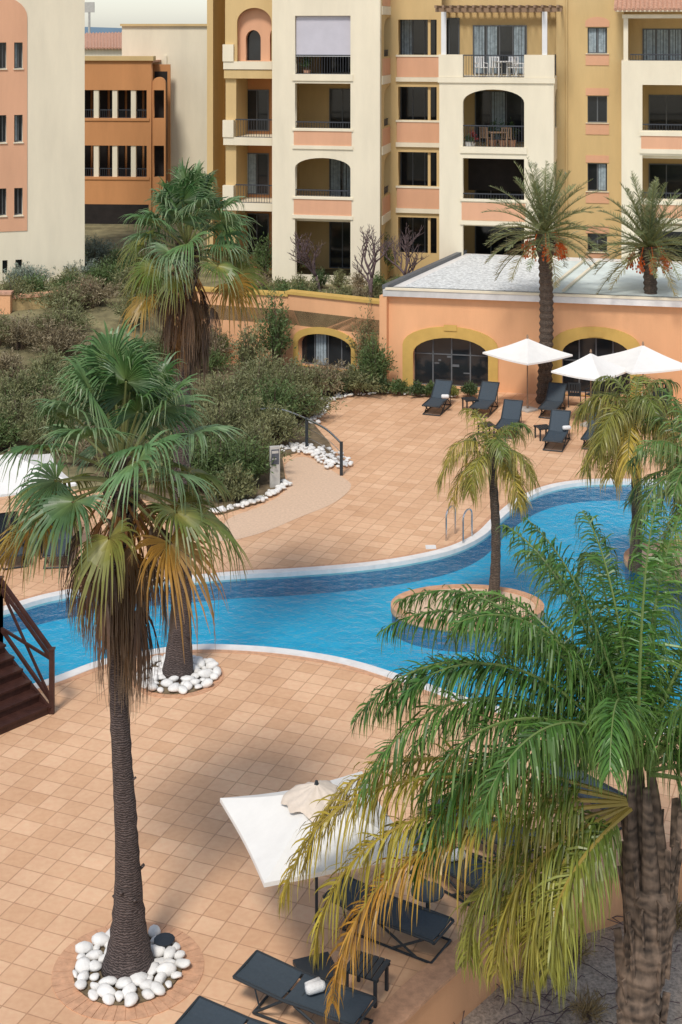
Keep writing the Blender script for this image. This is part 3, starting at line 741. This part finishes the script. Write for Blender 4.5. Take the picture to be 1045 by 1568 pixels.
def ringplanter(c,ro,ri,name='palm_planter_ring'):
    m=MB(); disc(m,c,ri,0.004,.03,1,40); 
    nb=int(2*math.pi*ro/.16)
    for i in range(nb):
        a=2*math.pi*i/nb; a2=2*math.pi*(i+.95)/nb
        q=[(c[0]+r*math.cos(t),c[1]+r*math.sin(t)) for r,t in((ri+.01,a),(ro,a),(ro,a2),(ri+.01,a2))]
        z=.010+R(0,.004); m.add([(*k,-.05) for k in q]+[(*k,z) for k in q],[(4,5,6,7),(0,1,5,4),(1,2,6,5),(2,3,7,6),(3,0,4,7)],0)
    m.obj(name,['bricktile','soil'])
import bmesh
bm_=bmesh.new(); bmesh.ops.create_icosphere(bm_,subdivisions=2,radius=1); ICV=np.array([v.co[:] for v in bm_.verts]); ICF=[tuple(v.index for v in f.verts) for f in bm_.faces]; bm_.free()
def stones(name,pts,size,matn='stone'):
    m=MB()
    for p in pts:
        s=size*R(.65,1.4); v=ICV.copy(); 
        for _ in range(5):
            d=rng.normal(0,1,3); d/=np.linalg.norm(d); k=R(.5,.9); dd=v@d; v=v-np.outer(np.maximum(dd-k,0)*.85,d)
        v=v*np.array([s,s*R(.6,.9),s*R(.4,.62)]); a=R(0,6.28); ca,sa=math.cos(a),math.sin(a); tl=R(-.25,.25)
        v=v@np.array([[1,0,tl],[0,1,0],[-tl,0,1]]); v=v@np.array([[ca,sa,0],[-sa,ca,0],[0,0,1]]); v=v+np.array([p[0],p[1],p[2]+s*.4])
        m.add(v.tolist(),ICF,0)
    return m.obj(name,[matn],smooth=True)
def ringstones(c,r0,r1,n,size):
    pts=[]
    tries=0
    while len(pts)<n and tries<4000:
        tries+=1
        a=R(0,6.283); r=math.sqrt(R(r0*r0,r1*r1)); p=(c[0]+r*math.cos(a),c[1]+r*math.sin(a),.03)
        if all((p[0]-q[0])**2+(p[1]-q[1])**2>(size*1.25)**2 for q in pts): pts.append(p)
    stones('white_cobblestones',pts,size)
c1=G(197,1484); ringplanter(c1,1.12,.80); ringstones(c1,.40,.80,80,.125)
fan_palm('washingtonia_palm',(c1.x,c1.y,0),7.40,(.36,.125),1.0,41,lean=(-.14,0),crown=1.12)
mb=MB(); mb.tube([(c1.x+.48,c1.y+.45,.1),(c1.x+.48,c1.y+.45,.16)],.16,14,0); mb.obj('garden_spotlight',['glass'])
c2=G(272,1036); ringplanter(c2,1.0,.84); ringstones(c2,.33,.84,70,.13)
fan_palm('washingtonia_palm',(c2.x,c2.y,0),9.25,(.31,.16),.90,42,lean=(.18,0),crown=1.08)

def date_palm(px,py,h,s,seed):
    random.seed(seed)
    b=G(px,py); e=empty('date_palm',b); m=MB(); pts=[];rad=[]
    for i in range(50):
        t=i/49; pts.append((.1*math.sin(t*3),0,h*t)); rad.append((.25+.05*math.exp(-t*8)+(.09*sst(.82,1,t)))*s*(1+.10*((i%2)*2-1)))
    m.tube(pts,rad,12,0); m.obj('trunk',['barkp'],e)
    top=Vector(pts[-1]); m=MB(); gold=2.39996
    for i in range(60):
        t=(i+.5)/60; el=math.radians(86-104*t**.95+R(-6,6)); az=i*gold
        dv=(math.cos(el)*math.cos(az),math.cos(el)*math.sin(az),math.sin(el))
        col=jit(mixc((.12,.17,.07),(.23,.26,.11),R(0,1))); 
        if t>.85: col=jit((.30,.24,.11))
        feather(m,top+Vector((0,0,.15-.3*t)),dv,R(2.3,2.8)*s,.22+.14*t,.42*s,.024,col,(.32,.32,.16),n=44,plume=.25,ldroop=.15,stiff=True,fwd=.7)
    m.obj('feather_fronds',['leaf'],e)
    m=MB()
    for i in range(8):
        az=i*2*math.pi/8+R(-.2,.2); dv=Vector((math.cos(az),math.sin(az),0)); 
        p0=top+Vector((0,0,-.05)); p1=p0+dv*.45+Vector((0,0,.1)); p2=p0+dv*.7+Vector((0,0,-.35))
        m.tube([p0,p1,p2],.02,5,0)
        for j in range(26):
            q=p2+Vector((R(-.14,.14),R(-.14,.14),R(-.5,.1))); m.tube([p2,q],.008,3,0); m.tube([q,q+Vector((0,0,-.07))],[.035,.025],5,0)
    m.obj('fruit_clusters',['fruit'],e)
    m=MB()
    for i in range(40):
        az=i*gold; z=-.9*R(0,1); q=top+Vector((math.cos(az)*.28*s,math.sin(az)*.28*s,z)); m.beam(q,q+Vector((math.cos(az)*.12,math.sin(az)*.12,.22)),.08,.04)
    m.obj('leaf_boots',['barkq'],e)
date_palm(833,617,6.3,1.0,3); date_palm(993,603,5.6,1.0,5)
random.seed(21)
def queen_palm(px,py,h,r,nf,L,ll,lw,yel,z0=0.02,g=.45,n=50,name='queen_palm',elr=(80,-15)):
    b=G(px,py,z0); e=empty(name,b); m=MB(); pts=[];rad=[]
    for i in range(24):
        t=i/23; pts.append((.06*math.sin(t*4),0,h*t)); rad.append(r*(1+.35*math.exp(-t*9))*(1+.05*((i%2)*2-1))*(1-.15*t))
    m.tube(pts,rad,12,0); m.obj('trunk',['barkp'],e)
    top=Vector(pts[-1]); m=MB(); gold=2.39996
    for i in range(nf):
        t=(i+.5)/nf; el=math.radians(elr[0]+(elr[1]-elr[0])*t+R(-8,8)); az=i*gold+R(-.2,.2)
        dv=(math.cos(el)*math.cos(az),math.cos(el)*math.sin(az),math.sin(el))
        gr=jit((.10,.20,.04)); ye=jit((.48,.37,.06)); col=mixc(gr,ye,min(1,max(0,yel+R(-.3,.3)+.7*(t-.5))))
        feather(m,top,dv,L*R(.85,1.1),g*R(.9,1.2),ll,lw,col,mixc(col,(.50,.34,.18),.5),n=n,ldroop=.95,plume=.4)
    m.obj('feather_fronds',['leaf'],e); return e
queen_palm(756,918,3.5,.12,15,1.55,.6,.028,.70,g=.85)
queen_palm(972,872,3.9,.14,21,1.95,.75,.032,.6,g=.85,n=60)
queen_palm(1086,945,3.2,.15,22,2.5,.7,.032,-.15,g=.6,n=64)

def big_palm():
    bx=W(972,0,19.6).x; z0=-.8; e=empty('queen_palm',(bx,19.6,z0)); m=MB()
    def tr(pts,rads,name):
        m=MB(); m.tube(pts,rads,22,0); m.obj(name,['barkq'],e,smooth=True)
    k=50; pts=[(.22*i/k+.05*math.sin(i*.18),0,3.1*i/k) for i in range(k+1)]; rad=[(.27+.05*i/k)*(1+.05*math.sin(i*1.1)+R(-.05,.05)) for i in range(k+1)]
    tr(pts,rad,'trunk')
    for ox,oy,hh in((-.32,0,2.2),(.32,.1,2.3),(.05,-.14,2.1),(.0,.25,2.5),(-.12,.2,2.3)):
        p=[(.20-.10*t+ox*.5*(1+.8*t)*(1-.55*t*t),oy*(.5+t),2.4+hh*t) for t in(0,.2,.4,.6,.8,1)]; tr(p,[.18,.16,.13,.10,.08,.05],'leaf_base_shaft')
    m=MB()
    for i in range(60):
        az=R(0,6.28); z=R(.6,3.7); r=.265+.015*z; q=Vector((.072*z+math.cos(az)*r,math.sin(az)*r,z)); m.beam(q,q+Vector((math.cos(az)*.05+R(-.04,.04),math.sin(az)*.05,R(.3,.7))),R(.04,.12),.025,up=Vector((math.sin(az),-math.cos(az),.2)))
    m.obj('leaf_boots',['barkq'],e)
    m=MB(); top=Vector((.05,0,4.6))
    G1=(.04,.13,.022); G2=(.11,.235,.045); Y=(.50,.37,.045); O=(.50,.28,.045)
    # azimuth (0=+X, 90=away), elevation, length, sag
    fr=[(178,44,4.4,.70),(170,50,4.5,.68),(190,54,4.1,.72),(158,42,4.5,.70),(150,32,4.0,.68),(140,58,4.0,.62),(183,30,3.9,.85),(200,46,3.7,.8),
        (100,70,3.6,.5),(120,64,3.8,.55),(150,72,3.7,.5),(185,68,3.7,.58),(170,78,3.6,.46),(60,72,3.7,.5),(30,64,3.6,.56),(80,80,3.5,.42),
        (130,46,4.2,.65),(108,40,4.2,.66),(80,42,4.0,.68),(50,44,4.0,.64),(30,34,4.0,.72),(10,46,4.0,.70),(355,32,3.8,.8),(0,14,3.7,.85),(20,18,3.9,.8),
        (330,48,3.6,.8),(300,62,3.0,.8),(240,64,3.2,.8),(215,54,3.5,.78),(345,6,3.3,.95),(35,6,3.5,.85),(162,60,4.3,.60),(176,60,4.3,.62),(166,22,3.6,.85),(95,56,4.2,.55),(65,58,4.2,.55)]
    for az,el,L,g in fr:
        a=math.radians(az+R(-4,4)); el=math.radians(el+R(-3,3))
        dv=(math.cos(el)*math.cos(a),math.cos(el)*math.sin(a),math.sin(el))
        col=jit(mixc(G1,G2,R(0,1)),.2); tip=mixc(col,(.27,.33,.07),.5)
        feather(m,top+Vector(dv)*.15,dv,L,g,.70,.029,col,tip,n=124,plume=.65,ldroop=.9,rc=(.20,.28,.08),fwd=.45,start=.10)
    for az,el,L,g,tc in ((183,14,5.55,.72,Y),(188,8,5.2,.74,Y),(178,18,5.3,.80,(.46,.34,.05)),(192,3,5.25,.86,O),
                         (196,-12,3.0,1.2,(.40,.35,.06)),(205,-16,2.7,1.25,(.36,.33,.06)),(186,-10,3.3,1.1,(.36,.35,.07)),(216,-14,2.5,1.3,(.34,.34,.06))):
        a=math.radians(az); el=math.radians(el)
        dv=(math.cos(el)*math.cos(a),math.cos(el)*math.sin(a),math.sin(el))
        gr=jit(mixc(G2,(.30,.30,.05),.3)); feather(m,top+Vector(dv)*.15+Vector((0,0,-.40)),dv,L,g,.70,.029,gr,gr,n=150,plume=.6,ldroop=.95,rc=(.46,.34,.08),fwd=.45,start=.12,late=True,tipcol=jit(tc,.1))
    m.obj('feather_fronds',['leaf'],e)
big_palm()

# ---------------------------------------------------------------- shrubs
OL=((.14,.16,.065),(.28,.28,.13)); GR=((.07,.125,.04),(.16,.22,.07)); GY=((.20,.25,.20),(.31,.36,.29)); DK=((.045,.08,.03),(.10,.145,.05)); BR=((.22,.175,.10),(.34,.28,.17)); YG=((.17,.21,.05),(.34,.34,.09))
def S(px,py,r,h,pal,n=150,nl=18,ll=.15,lw=.04,name='shrub',z=None):
    g=G(px,py)
    zz=tz(g.x,g.y)
    for _ in range(5):
        g=G(px,py,zz); zz=tz(g.x,g.y)
    return shrub(name,(g.x,g.y,zz),r,h,n,nl,ll,lw,*pal)
for a in [(345,640,1.5,1.6,OL),(395,625,1.6,1.6,OL),(450,612,1.5,1.4,OL),(500,604,1.2,1.2,BR),(545,602,1.1,1.0,OL),(420,650,1.5,1.5,GR),(465,640,1.1,1.1,OL),
          (340,700,1.4,1.8,OL),(380,690,1.3,1.8,OL),(420,680,1.0,1.2,OL),(330,745,1.3,1.6,GR),(372,745,.9,1.4,GR),(392,722,.9,1.5,OL),(355,765,.7,.9,OL),(300,750,1.2,1.4,GR),
          (260,740,1.4,1.5,OL),(210,725,1.4,1.4,OL),(150,710,1.4,1.3,BR),(90,690,1.4,1.3,OL),(30,670,1.6,1.4,OL),(-20,690,1.3,1.2,GR),(300,690,1.4,1.5,OL),(240,680,1.6,1.5,OL),(180,660,1.6,1.6,OL),(110,650,1.6,1.6,OL),
          (572,598,.7,2.0,GR),(405,598,1.0,1.4,OL)]:
    S(*a,n=230)
for a in [(585,603,.35,.6,DK),(612,604,.4,.55,GR),(640,606,.35,.5,DK),(660,606,.3,.45,GR),(720,607,.3,.5,DK),(530,603,.5,.7,DK),(690,607,.3,.4,YG)]: S(*a,n=80,ll=.1)
g=W(562,0,57.2); shrub('climbing_plant',(g.x,g.y,0),.6,3.0,80,22,.13,.035,*OL)
g=W(420,0,58.2); shrub('climbing_plant',(g.x,g.y,0),.9,3.4,130,22,.16,.05,*GR)
g=W(380,0,57.0); shrub('climbing_plant',(g.x,g.y,0),.7,2.2,80,22,.16,.05,*OL)
random.seed(5)
for i in range(46):
    px=R(-30,330); py=R(450,640)
    pal=random.choice([OL,BR,OL,GR,OL,OL,GR])
    S(px,py,R(.8,1.5),R(.7,1.6),pal,n=120)
for a in [(60,425,1.0,1.1,GY),(95,412,1.1,1.1,YG),(145,405,1.0,1.3,GY),(40,440,1.1,1.0,GY),(75,400,.9,1.4,YG),(120,425,1.0,1.0,GY),(20,470,1.2,1.2,OL),(180,420,.9,1.2,DK),(215,430,.9,1.3,GR),(330,440,1.,1.4,GR),(385,450,.9,1.2,DK),(430,445,.8,.9,GR),
          (165,440,1.0,1.1,GR),(110,450,1.1,1.0,OL),(50,460,1.1,1.0,GR),(200,455,1.0,1.2,OL),(140,470,1.2,1.2,BR)]:
    S(*a,n=190)
for px in range(385,600,24):
    g=W(px,0,R(59.9,60.8)); shrub('terrace_shrub',(g.x,g.y,TZ),R(.45,.7),R(.5,.95),80,16,.13,.04,*random.choice([GR,DK,OL,BR]))
for px in range(400,670,30):
    g=W(px,0,R(63,64)); shrub('terrace_shrub',(g.x,g.y,TZ),R(.4,.6),R(.5,.9),70,16,.12,.035,*random.choice([GR,DK,BR,OL]))
for px in(405,445,585,360):
    g=W(px,0,66.5); shrub('terrace_shrub',(g.x,g.y,TZ),.7,2.0,110,18,.14,.045,*random.choice([GR,DK]))
def bare_tree(px,d,h,seed):
    random.seed(seed); g=W(px,0,d); m=MB()
    def br(p,dv,L,r,lev):
        pts=[p]; q=p.copy(); dd=dv.copy()
        for i in range(4):
            dd=(dd+Vector((R(-.18,.18),R(-.18,.18),R(-.05,.12)))).normalized(); q=q+dd*L/4; pts.append(q.copy())
        m.tube(pts,[r,r*.9,r*.8,r*.7,r*.62],5 if lev<2 else 4,0)
        if lev<5:
            for j in range(3 if lev<4 else 2):
                a=R(0,6.28); nd=(dd+Vector((math.cos(a),math.sin(a),R(-.1,.5)))*R(.5,.85)).normalized()
                br(pts[-1] if j<2 else pts[2],nd,L*R(.62,.8),r*.62,lev+1)
    br(Vector((0,0,0)),Vector((0,0,1)),h*.36,.11,0)
    o=m.obj('bare_tree',['twig'],smooth=True); o.location=(g.x,g.y,TZ)
bare_tree(492,60.6,3.2,1); bare_tree(566,60.2,3.2,2); bare_tree(628,60.8,3.3,3)
random.seed(99)
for px,py in((1035,1420),(900,1560),(880,1470),(1000,1400),(830,1480)):
    g=G(px,py,-.8); shrub('dry_grass_tuft',(g.x,g.y,-.8),.25,.35,40,8,.2,.015,(.25,.18,.08),(.4,.3,.15))
mb=MB()
for i in range(130):
    px=R(700,1045); py=R(1400,1620); g=G(px,py,-.75); a=R(0,6.28); l=R(.1,.7); mb.tube([g,g+Vector((math.cos(a)*l*.5,math.sin(a)*l*.5,.04)),g+Vector((math.cos(a)*l,math.sin(a)*l,.0))],.008,4,0)
mb.obj('fallen_twigs',['twig'])

# ---------------------------------------------------------------- stones along beds
def lerp_px(pts,n,j):
    out=[]
    seg=[(G(*a),G(*b)) for a,b in zip(pts[:-1],pts[1:])]; Ls=[(b-a).length for a,b in seg]; T_=sum(Ls)
    for i in range(n):
        s=R(0,T_)
        for (a,b),l in zip(seg,Ls):
            if s<=l: break
            s-=l
        p=a.lerp(b,min(1,s/l)); out.append((p.x+R(-j,j),p.y+R(-j,j),.05))
    return out
stones('white_cobblestones',lerp_px([(330,788),(360,780),(400,768),(440,743)],75,.12),.10)
stones('white_cobblestones',lerp_px([(440,688),(470,690),(500,700),(522,716)],150,.42),.09)
stones('white_cobblestones',lerp_px([(480,650),(490,630),(505,614),(530,607)],80,.25),.09)
stones('white_cobblestones',lerp_px([(530,607),(600,604),(700,610)],50,.12),.07)

# ---------------------------------------------------------------- curved handrail & sign
e=empty('curved_handrail')
mb=MB(); P=[G(395,672),G(430,672),G(470,688),G(500,705),G(523,728)]
top=[p+Vector((0,0,1.0)) for p in P]
cur=[]
for i in range(len(top)-1):
    a,b,c_,d_=top[max(i-1,0)],top[i],top[i+1],top[min(i+2,len(top)-1)]
    for j in range(6):
        t=j/6; cur.append(0.5*((2*b)+(-a+c_)*t+(2*a-5*b+4*c_-d_)*t*t+(-a+3*b-3*c_+d_)*t**3))
cur.append(top[-1])
mb.tube(cur,.035,8,0); mb.tube([c-Vector((0,0,.3)) for c in cur],.012,6,0); mb.tube([c-Vector((0,0,.6)) for c in cur],.012,6,0)
for p in(P[2],P[4],P[1]): mb.beam(p,p+Vector((0,0,1.05)),.1,.06,1)
mb.obj('rails',['steel','alu'],e,smooth=False)
e=empty('information_sign',G(421,748),0.25); mb=MB()
mb.box(-.15,.15,-.06,.06,0,1.28,0); mb.box(-.12,.12,-.07,-.061,.75,1.2,1); mb.box(-.10,.10,-.075,-.0705,1.08,1.16,0); mb.box(-.10,.04,-.075,-.0705,.9,.93,0)
mb.obj('post',['concrete','sign'],e,bevel=.01)
def ladder(px,py):
    e=empty('pool_ladder',G(px,py),-.5); mb=MB()
    for x in(-.25,.25):
        pts=[Vector((x,.35,0.02))]
        for i in range(9):
            t=math.pi*i/8; pts.append(Vector((x,.05+.3*math.cos(t),.62+.22*math.sin(t))))
        pts.append(Vector((x,-.25,-.5))); mb.tube(pts,.025,8,0)
    for z in(-.2,-.42): mb.beam((-.25,-.25,z),(.25,-.25,z),.08,.03,0)
    mb.obj('rails_and_steps',['steel'],e,smooth=False)
ladder(702,826)
g=G(660,838); mb=MB(); mb.box(g.x-.14,g.x+.14,g.y-.14,g.y+.14,0,.012,0); mb.obj('skimmer_lid',['coping'])

# ---------------------------------------------------------------- umbrellas
def umbrella(px,py,size,h,rot,rise=.45,n=4,topc=False):
    e=empty('patio_umbrella',G(px,py),rot); m=MB(); hs=size/2
    zed=h-rise
    cs=[(-hs,-hs),(hs,-hs),(hs,hs),(-hs,hs)]
    k=8
    nc=len(cs)
    for i in range(nc):
        a,b=cs[i],cs[(i+1)%nc]; vs=[];fs=[]
        for r in range(k+1):
            t=r/k
            for j in range(k+1):
                s=j/k; pin=1-.05*math.sin(math.pi*s)*t; x=(a[0]*(1-s)+b[0]*s)*t*pin; y=(a[1]*(1-s)+b[1]*s)*t*pin
                sag=.05*math.sin(math.pi*s)*t+.04*math.sin(math.pi*t)
                vs.append((x,y,h-rise*t-sag))
        for r in range(k):
            for j in range(k): q=r*(k+1)+j; fs.append((q,q+k+1,q+k+2,q+1))
        o=len(vs)
        for j in range(k+1):
            v=vs[k*(k+1)+j]; vs.append((v[0]*1.002,v[1]*1.002,v[2]-.06))
        for j in range(k): fs.append((k*(k+1)+j,o+j,o+j+1,k*(k+1)+j+1))
        m.add(vs,fs,0)
    m.obj('canopy',['canvas'],e,smooth=False)
    m=MB(); m.tube([(0,0,0),(0,0,h+.12)],.024,10,0)
    m.tube([(0,0,h+.03),(0,0,h+.13)],[.05,.02],10,0)
    for c in cs: m.beam((0,0,h-.03-.05),(c[0]*.98,c[1]*.98,zed-.07),.02,.02,0); m.beam((0,0,h-.9),(c[0]*.5,c[1]*.5,h-rise*.5-.1),.018,.018,0)
    m.box(-.28,.28,-.28,.28,.01,.07,1); m.tube([(0,0,.07),(0,0,.35)],.035,10,0)
    m.obj('pole_and_base',['pergola' if not topc else 'alu','alu' if topc else 'concrete'],e)
    if topc:
        m=MB(); k=48
        for r in range(7):
            for j in range(k):
                a=2*math.pi*j/k+.4; sq=1/max(abs(math.cos(a-.4)),abs(math.sin(a-.4)))
                rr=(.0,.10,.2,.29,.37,.43,.45)[r]*(.6+.4*sq)*(1+.05*math.sin(a*7+.4*r)); x=rr*math.cos(a); y=rr*math.sin(a)
                cheb=max(abs(x),abs(y))/hs
                m.v.append((x,y,h+.09-rise*cheb*.85-.3*rr*rr+.016*math.sin(a*11+r*.8)*min(1,r/3)-(.04 if r==6 else 0))); m.c.append((1,1,1))
        for r in range(6):
            for j in range(k): m.f.append((r*k+j,r*k+(j+1)%k,(r+1)*k+(j+1)%k,(r+1)*k+j)); m.m.append(0)
        m.obj('vent_cap',['beige'],e,smooth=True)
umbrella(485,1488,2.32,2.70,math.radians(20),.5,4,True)
umbrella(808,628,2.3,2.62,math.radians(38),.55)
umbrella(905,652,2.0,2.55,math.radians(50),.6)
umbrella(985,640,2.5,2.6,math.radians(20),.6)
umbrella(15,842,2.9,2.6,math.radians(25),.6)

# ---------------------------------------------------------------- loungers
def lounger(p,ang,back=0.0,name='sun_lounger'):
    e=empty(name,p,ang); m=MB(); hz=.36; ca,sa=math.cos(back),math.sin(back)
    hx=1.15; ex,ez=hx+.8*ca,hz+.8*sa
    for y in(-.32,.32):
        m.tube([(0,y,hz-.02),(.05,y,hz),(hx,y,hz),(ex,y,ez)],.024,8,1)
        m.tube([(.18,y,hz-.02),(.72,y*.98,.03)],.02,6,1); m.tube([(.95,y,hz-.02),(.30,y*.98,.03)],.02,6,1)
        m.tube([(1.15,y,hz-.02),(1.62,y*.98,.03)],.02,6,1); m.tube([(1.62,y*.98,.03),(.05,y*.98,.03)],.02,6,1)
        m.tube([(1.5,y,.1),(hx+.45*ca,y,hz+.45*sa)],.013,6,1)
    for x,z in((.0,hz-.02),(ex,ez),(1.62,.03),(.05,.03),(.95,hz-.03)): m.tube([(x,-.32,z),(x,.32,z)],.02,8,1)
    def strip(pts,th=.014):
        vs=[];fs=[]; n=len(pts); ys=[-.305,-.15,0,.15,.305]; sg=[0,.012,.018,.012,0]
        for x,z in pts:
            for y,s in zip(ys,sg): vs.append((x,y,z-s))
        for x,z in pts:
            for y,s in zip(ys,sg): vs.append((x,y,z-s-th))
        o=n*5
        for i in range(n-1):
            for j in range(4):
                q=i*5+j; fs.append((q,q+5,q+6,q+1)); fs.append((o+q,o+q+1,o+q+6,o+q+5))
            fs.append((i*5,o+i*5,o+i*5+5,i*5+5)); fs.append((i*5+4,i*5+9,o+i*5+9,o+i*5+4))
        m.add(vs,fs,0)
    strip([(.03+1.1*i/8,hz+.012-.02*math.sin(math.pi*i/8)) for i in range(9)])
    strip([(hx+.02+.76*ca*i/5,hz+.012+.78*sa*i/5) for i in range(6)])
    m.obj('frame_and_sling',['sling','alu'],e)
    return e
def LG(a,b,back=0.,flip=False):
    a,b=G(*a),G(*b)
    if flip: a,b=b,a
    lounger(a,math.atan2(b.y-a.y,b.x-a.x),back)
LG((680,1462),(512,1398),.08); LG((765,1390),(640,1322),.10); LG((560,1590),(355,1515),.10); LG((480,1665),(270,1590),.08); LG((820,1325),(675,1275),.12)
LG((960,1270),(860,1215),.15); 
for a,b,bk in [((660,637),(694,606),.7),((733,640),(762,611),.7),((772,672),(800,632),.7),((846,692),(872,650),.8),((838,642),(862,615),.7),((905,690),(925,660),.8),((1000,650),(1020,625),.7),
               ((25,872),(2,825),.75),((86,872),(95,830),.8),((-50,860),(-60,810),.8)]: LG(a,b,bk)
def rtable(px,py,h=.45,r=.26):
    g=G(px,py); m=MB(); m.tube([(0,0,h-.03),(0,0,h)],r,24,0); m.tube([(0,0,0),(0,0,h-.03)],.03,8,0); m.tube([(0,0,0.004),(0,0,.03)],r*.7,20,0); o=m.obj('round_side_table',['sling']); o.location=g
rtable(655,1408)
table('slatted_side_table',G(562,1522),-.45,.55,.5,.42,'alu')
for p in((720,628),(745,668),(832,672),(900,640)): table('slatted_side_table',G(*p),.3,.5,.5,.42,'alu')
table('slatted_side_table',G(50,852),.1,.55,.55,.45,'alu')
def towel(px,py,z,rot):
    g=G(px,py,z); m=MB()
    m.tube([(-.14,0,0),(-.1,0,.0),(.1,0,.0),(.14,0,0)],[.05,.075,.075,.05],12,0); m.tube([(-.1,.1,-.02),(.12,.13,-.02)],[.05,.055],10,0)
    o=m.obj('rolled_towel',['towel'],smooth=True); o.location=g; o.rotation_euler=(0,0,rot)
towel(700,1310,.44,.3); towel(483,1512,.44,.4); towel(682,607,.6,0); towel(868,655,.5,.2)
for px in(880,910,935,1010): chair('bistro_chair',G(px,622),R(0,6),'alu')
# ---------------------------------------------------------------- wooden steps and bridge
e=empty('wooden_footbridge_stairs')
mb=MB(); base=G(76,1094); Ad=Vector((-.74,.67,0)).normalized(); Bd=Vector((-Ad.y,Ad.x,0)); run,rise_=.30,.165; wid=1.9
def obx(p,a,la,b,lb,z0,z1,mi=0):
    q=[p,p+a*la,p+a*la+b*lb,p+b*lb]; mb.add([(v.x,v.y,z0) for v in q]+[(v.x,v.y,z1) for v in q],[(0,3,2,1),(4,5,6,7),(0,1,5,4),(1,2,6,5),(2,3,7,6),(3,0,4,7)],mi)
ns_=6
for i in range(ns_):
    p=base+Ad*run*i; z=rise_*(i+1)
    obx(p,Ad,run+.03,Bd,wid,z-.045,z); obx(p+Ad*.02+Bd*.02,Ad,.03,Bd,wid-.04,z-rise_+.001,z-.046)
deckp=base+Ad*run*ns_; zt=rise_*ns_
for i in range(34): obx(deckp+Ad*(.03+.145*i),Ad,.13,Bd,wid,zt-.045+.0*i,zt)
for o_ in(.001,wid-.06):
    p=base+Bd*o_; q=deckp+Bd*o_
    mb.beam(p+Vector((0,0,.05)),q+Vector((0,0,zt-.13)),.05,.22); mb.beam(q+Vector((0,0,zt-.14)),q+Ad*5+Vector((0,0,zt-.14)),.05,.18)
def railrun(p,q,hh=1.25,posts=2):
    for i in range(posts):
        r=p.lerp(q,i/(posts-1)); mb.beam(r-Vector((0,0,.1)),r+Vector((0,0,hh)),.10,.10,0,up=Vector((0,1,0)))
        mb.beam(r+Vector((0,0,hh)),r+Vector((0,0,hh+.03)),.13,.13,0,up=Vector((0,1,0)))
    mb.beam(p+Vector((0,0,hh-.03)),q+Vector((0,0,hh-.03)),.06,.09); mb.beam(p+Vector((0,0,.25)),q+Vector((0,0,.25)),.05,.08)
    mb.beam(p+Vector((0,0,hh-.2)),q+Vector((0,0,hh-.2)),.05,.06)
    for i in range(posts-1):
        a=p.lerp(q,i/(posts-1)); b=p.lerp(q,(i+1)/(posts-1)); mb.beam(a+Vector((0,0,.25)),b+Vector((0,0,hh-.2)),.035,.06); mb.beam(a+Vector((0,0,hh-.2)),b+Vector((0,0,.25)),.036,.061)
for o_ in(-.06,wid+.06):
    p=base+Bd*o_; q=deckp+Bd*o_+Vector((0,0,zt)); railrun(p,q,1.3,2); railrun(q,q+Ad*5,1.2,4)
mb.obj('timber_structure',['wood'],e)

# ---------------------------------------------------------------- camera, light, world
cam=bpy.data.cameras.new('camera'); co=bpy.data.objects.new('camera',cam); COL.objects.link(co); scene.camera=co
co.location=(0,0,H); co.rotation_euler=(math.pi/2,0,0)
cam.sensor_fit='VERTICAL'; cam.sensor_height=36; cam.sensor_width=24; cam.lens=F/1568*36; cam.shift_y=-(784-HY)/1568; cam.clip_end=6000; cam.clip_start=.5
w=bpy.data.worlds.new('World'); scene.world=w; w.use_nodes=True; N=w.node_tree.nodes; L=w.node_tree.links
sky=N.new('ShaderNodeTexSky'); sky.sky_type='NISHITA'; sky.sun_disc=False; sky.sun_elevation=math.radians(54); sky.sun_rotation=math.radians(198); sky.air_density=1.0; sky.dust_density=0.6; sky.ozone_density=1.5
hs=N.new('ShaderNodeHueSaturation'); hs.inputs['Saturation'].default_value=.58
L.new(sky.outputs[0],hs.inputs['Color']); L.new(hs.outputs[0],N['Background'].inputs[0]); N['Background'].inputs[1].default_value=.15
sun=bpy.data.lights.new('sun','SUN'); so=bpy.data.objects.new('sun',sun); COL.objects.link(so); sun.energy=2.7; sun.angle=math.radians(12); sun.color=(1,.94,.86)
el=math.radians(54); az=math.radians(198); sp=Vector((math.sin(az)*math.cos(el),math.cos(az)*math.cos(el),math.sin(el)))
so.rotation_euler=(-sp).to_track_quat('-Z','Y').to_euler(); so.location=(-20,-20,40)
scene.view_settings.view_transform='Standard'; scene.view_settings.look='None'; scene.view_settings.exposure=0
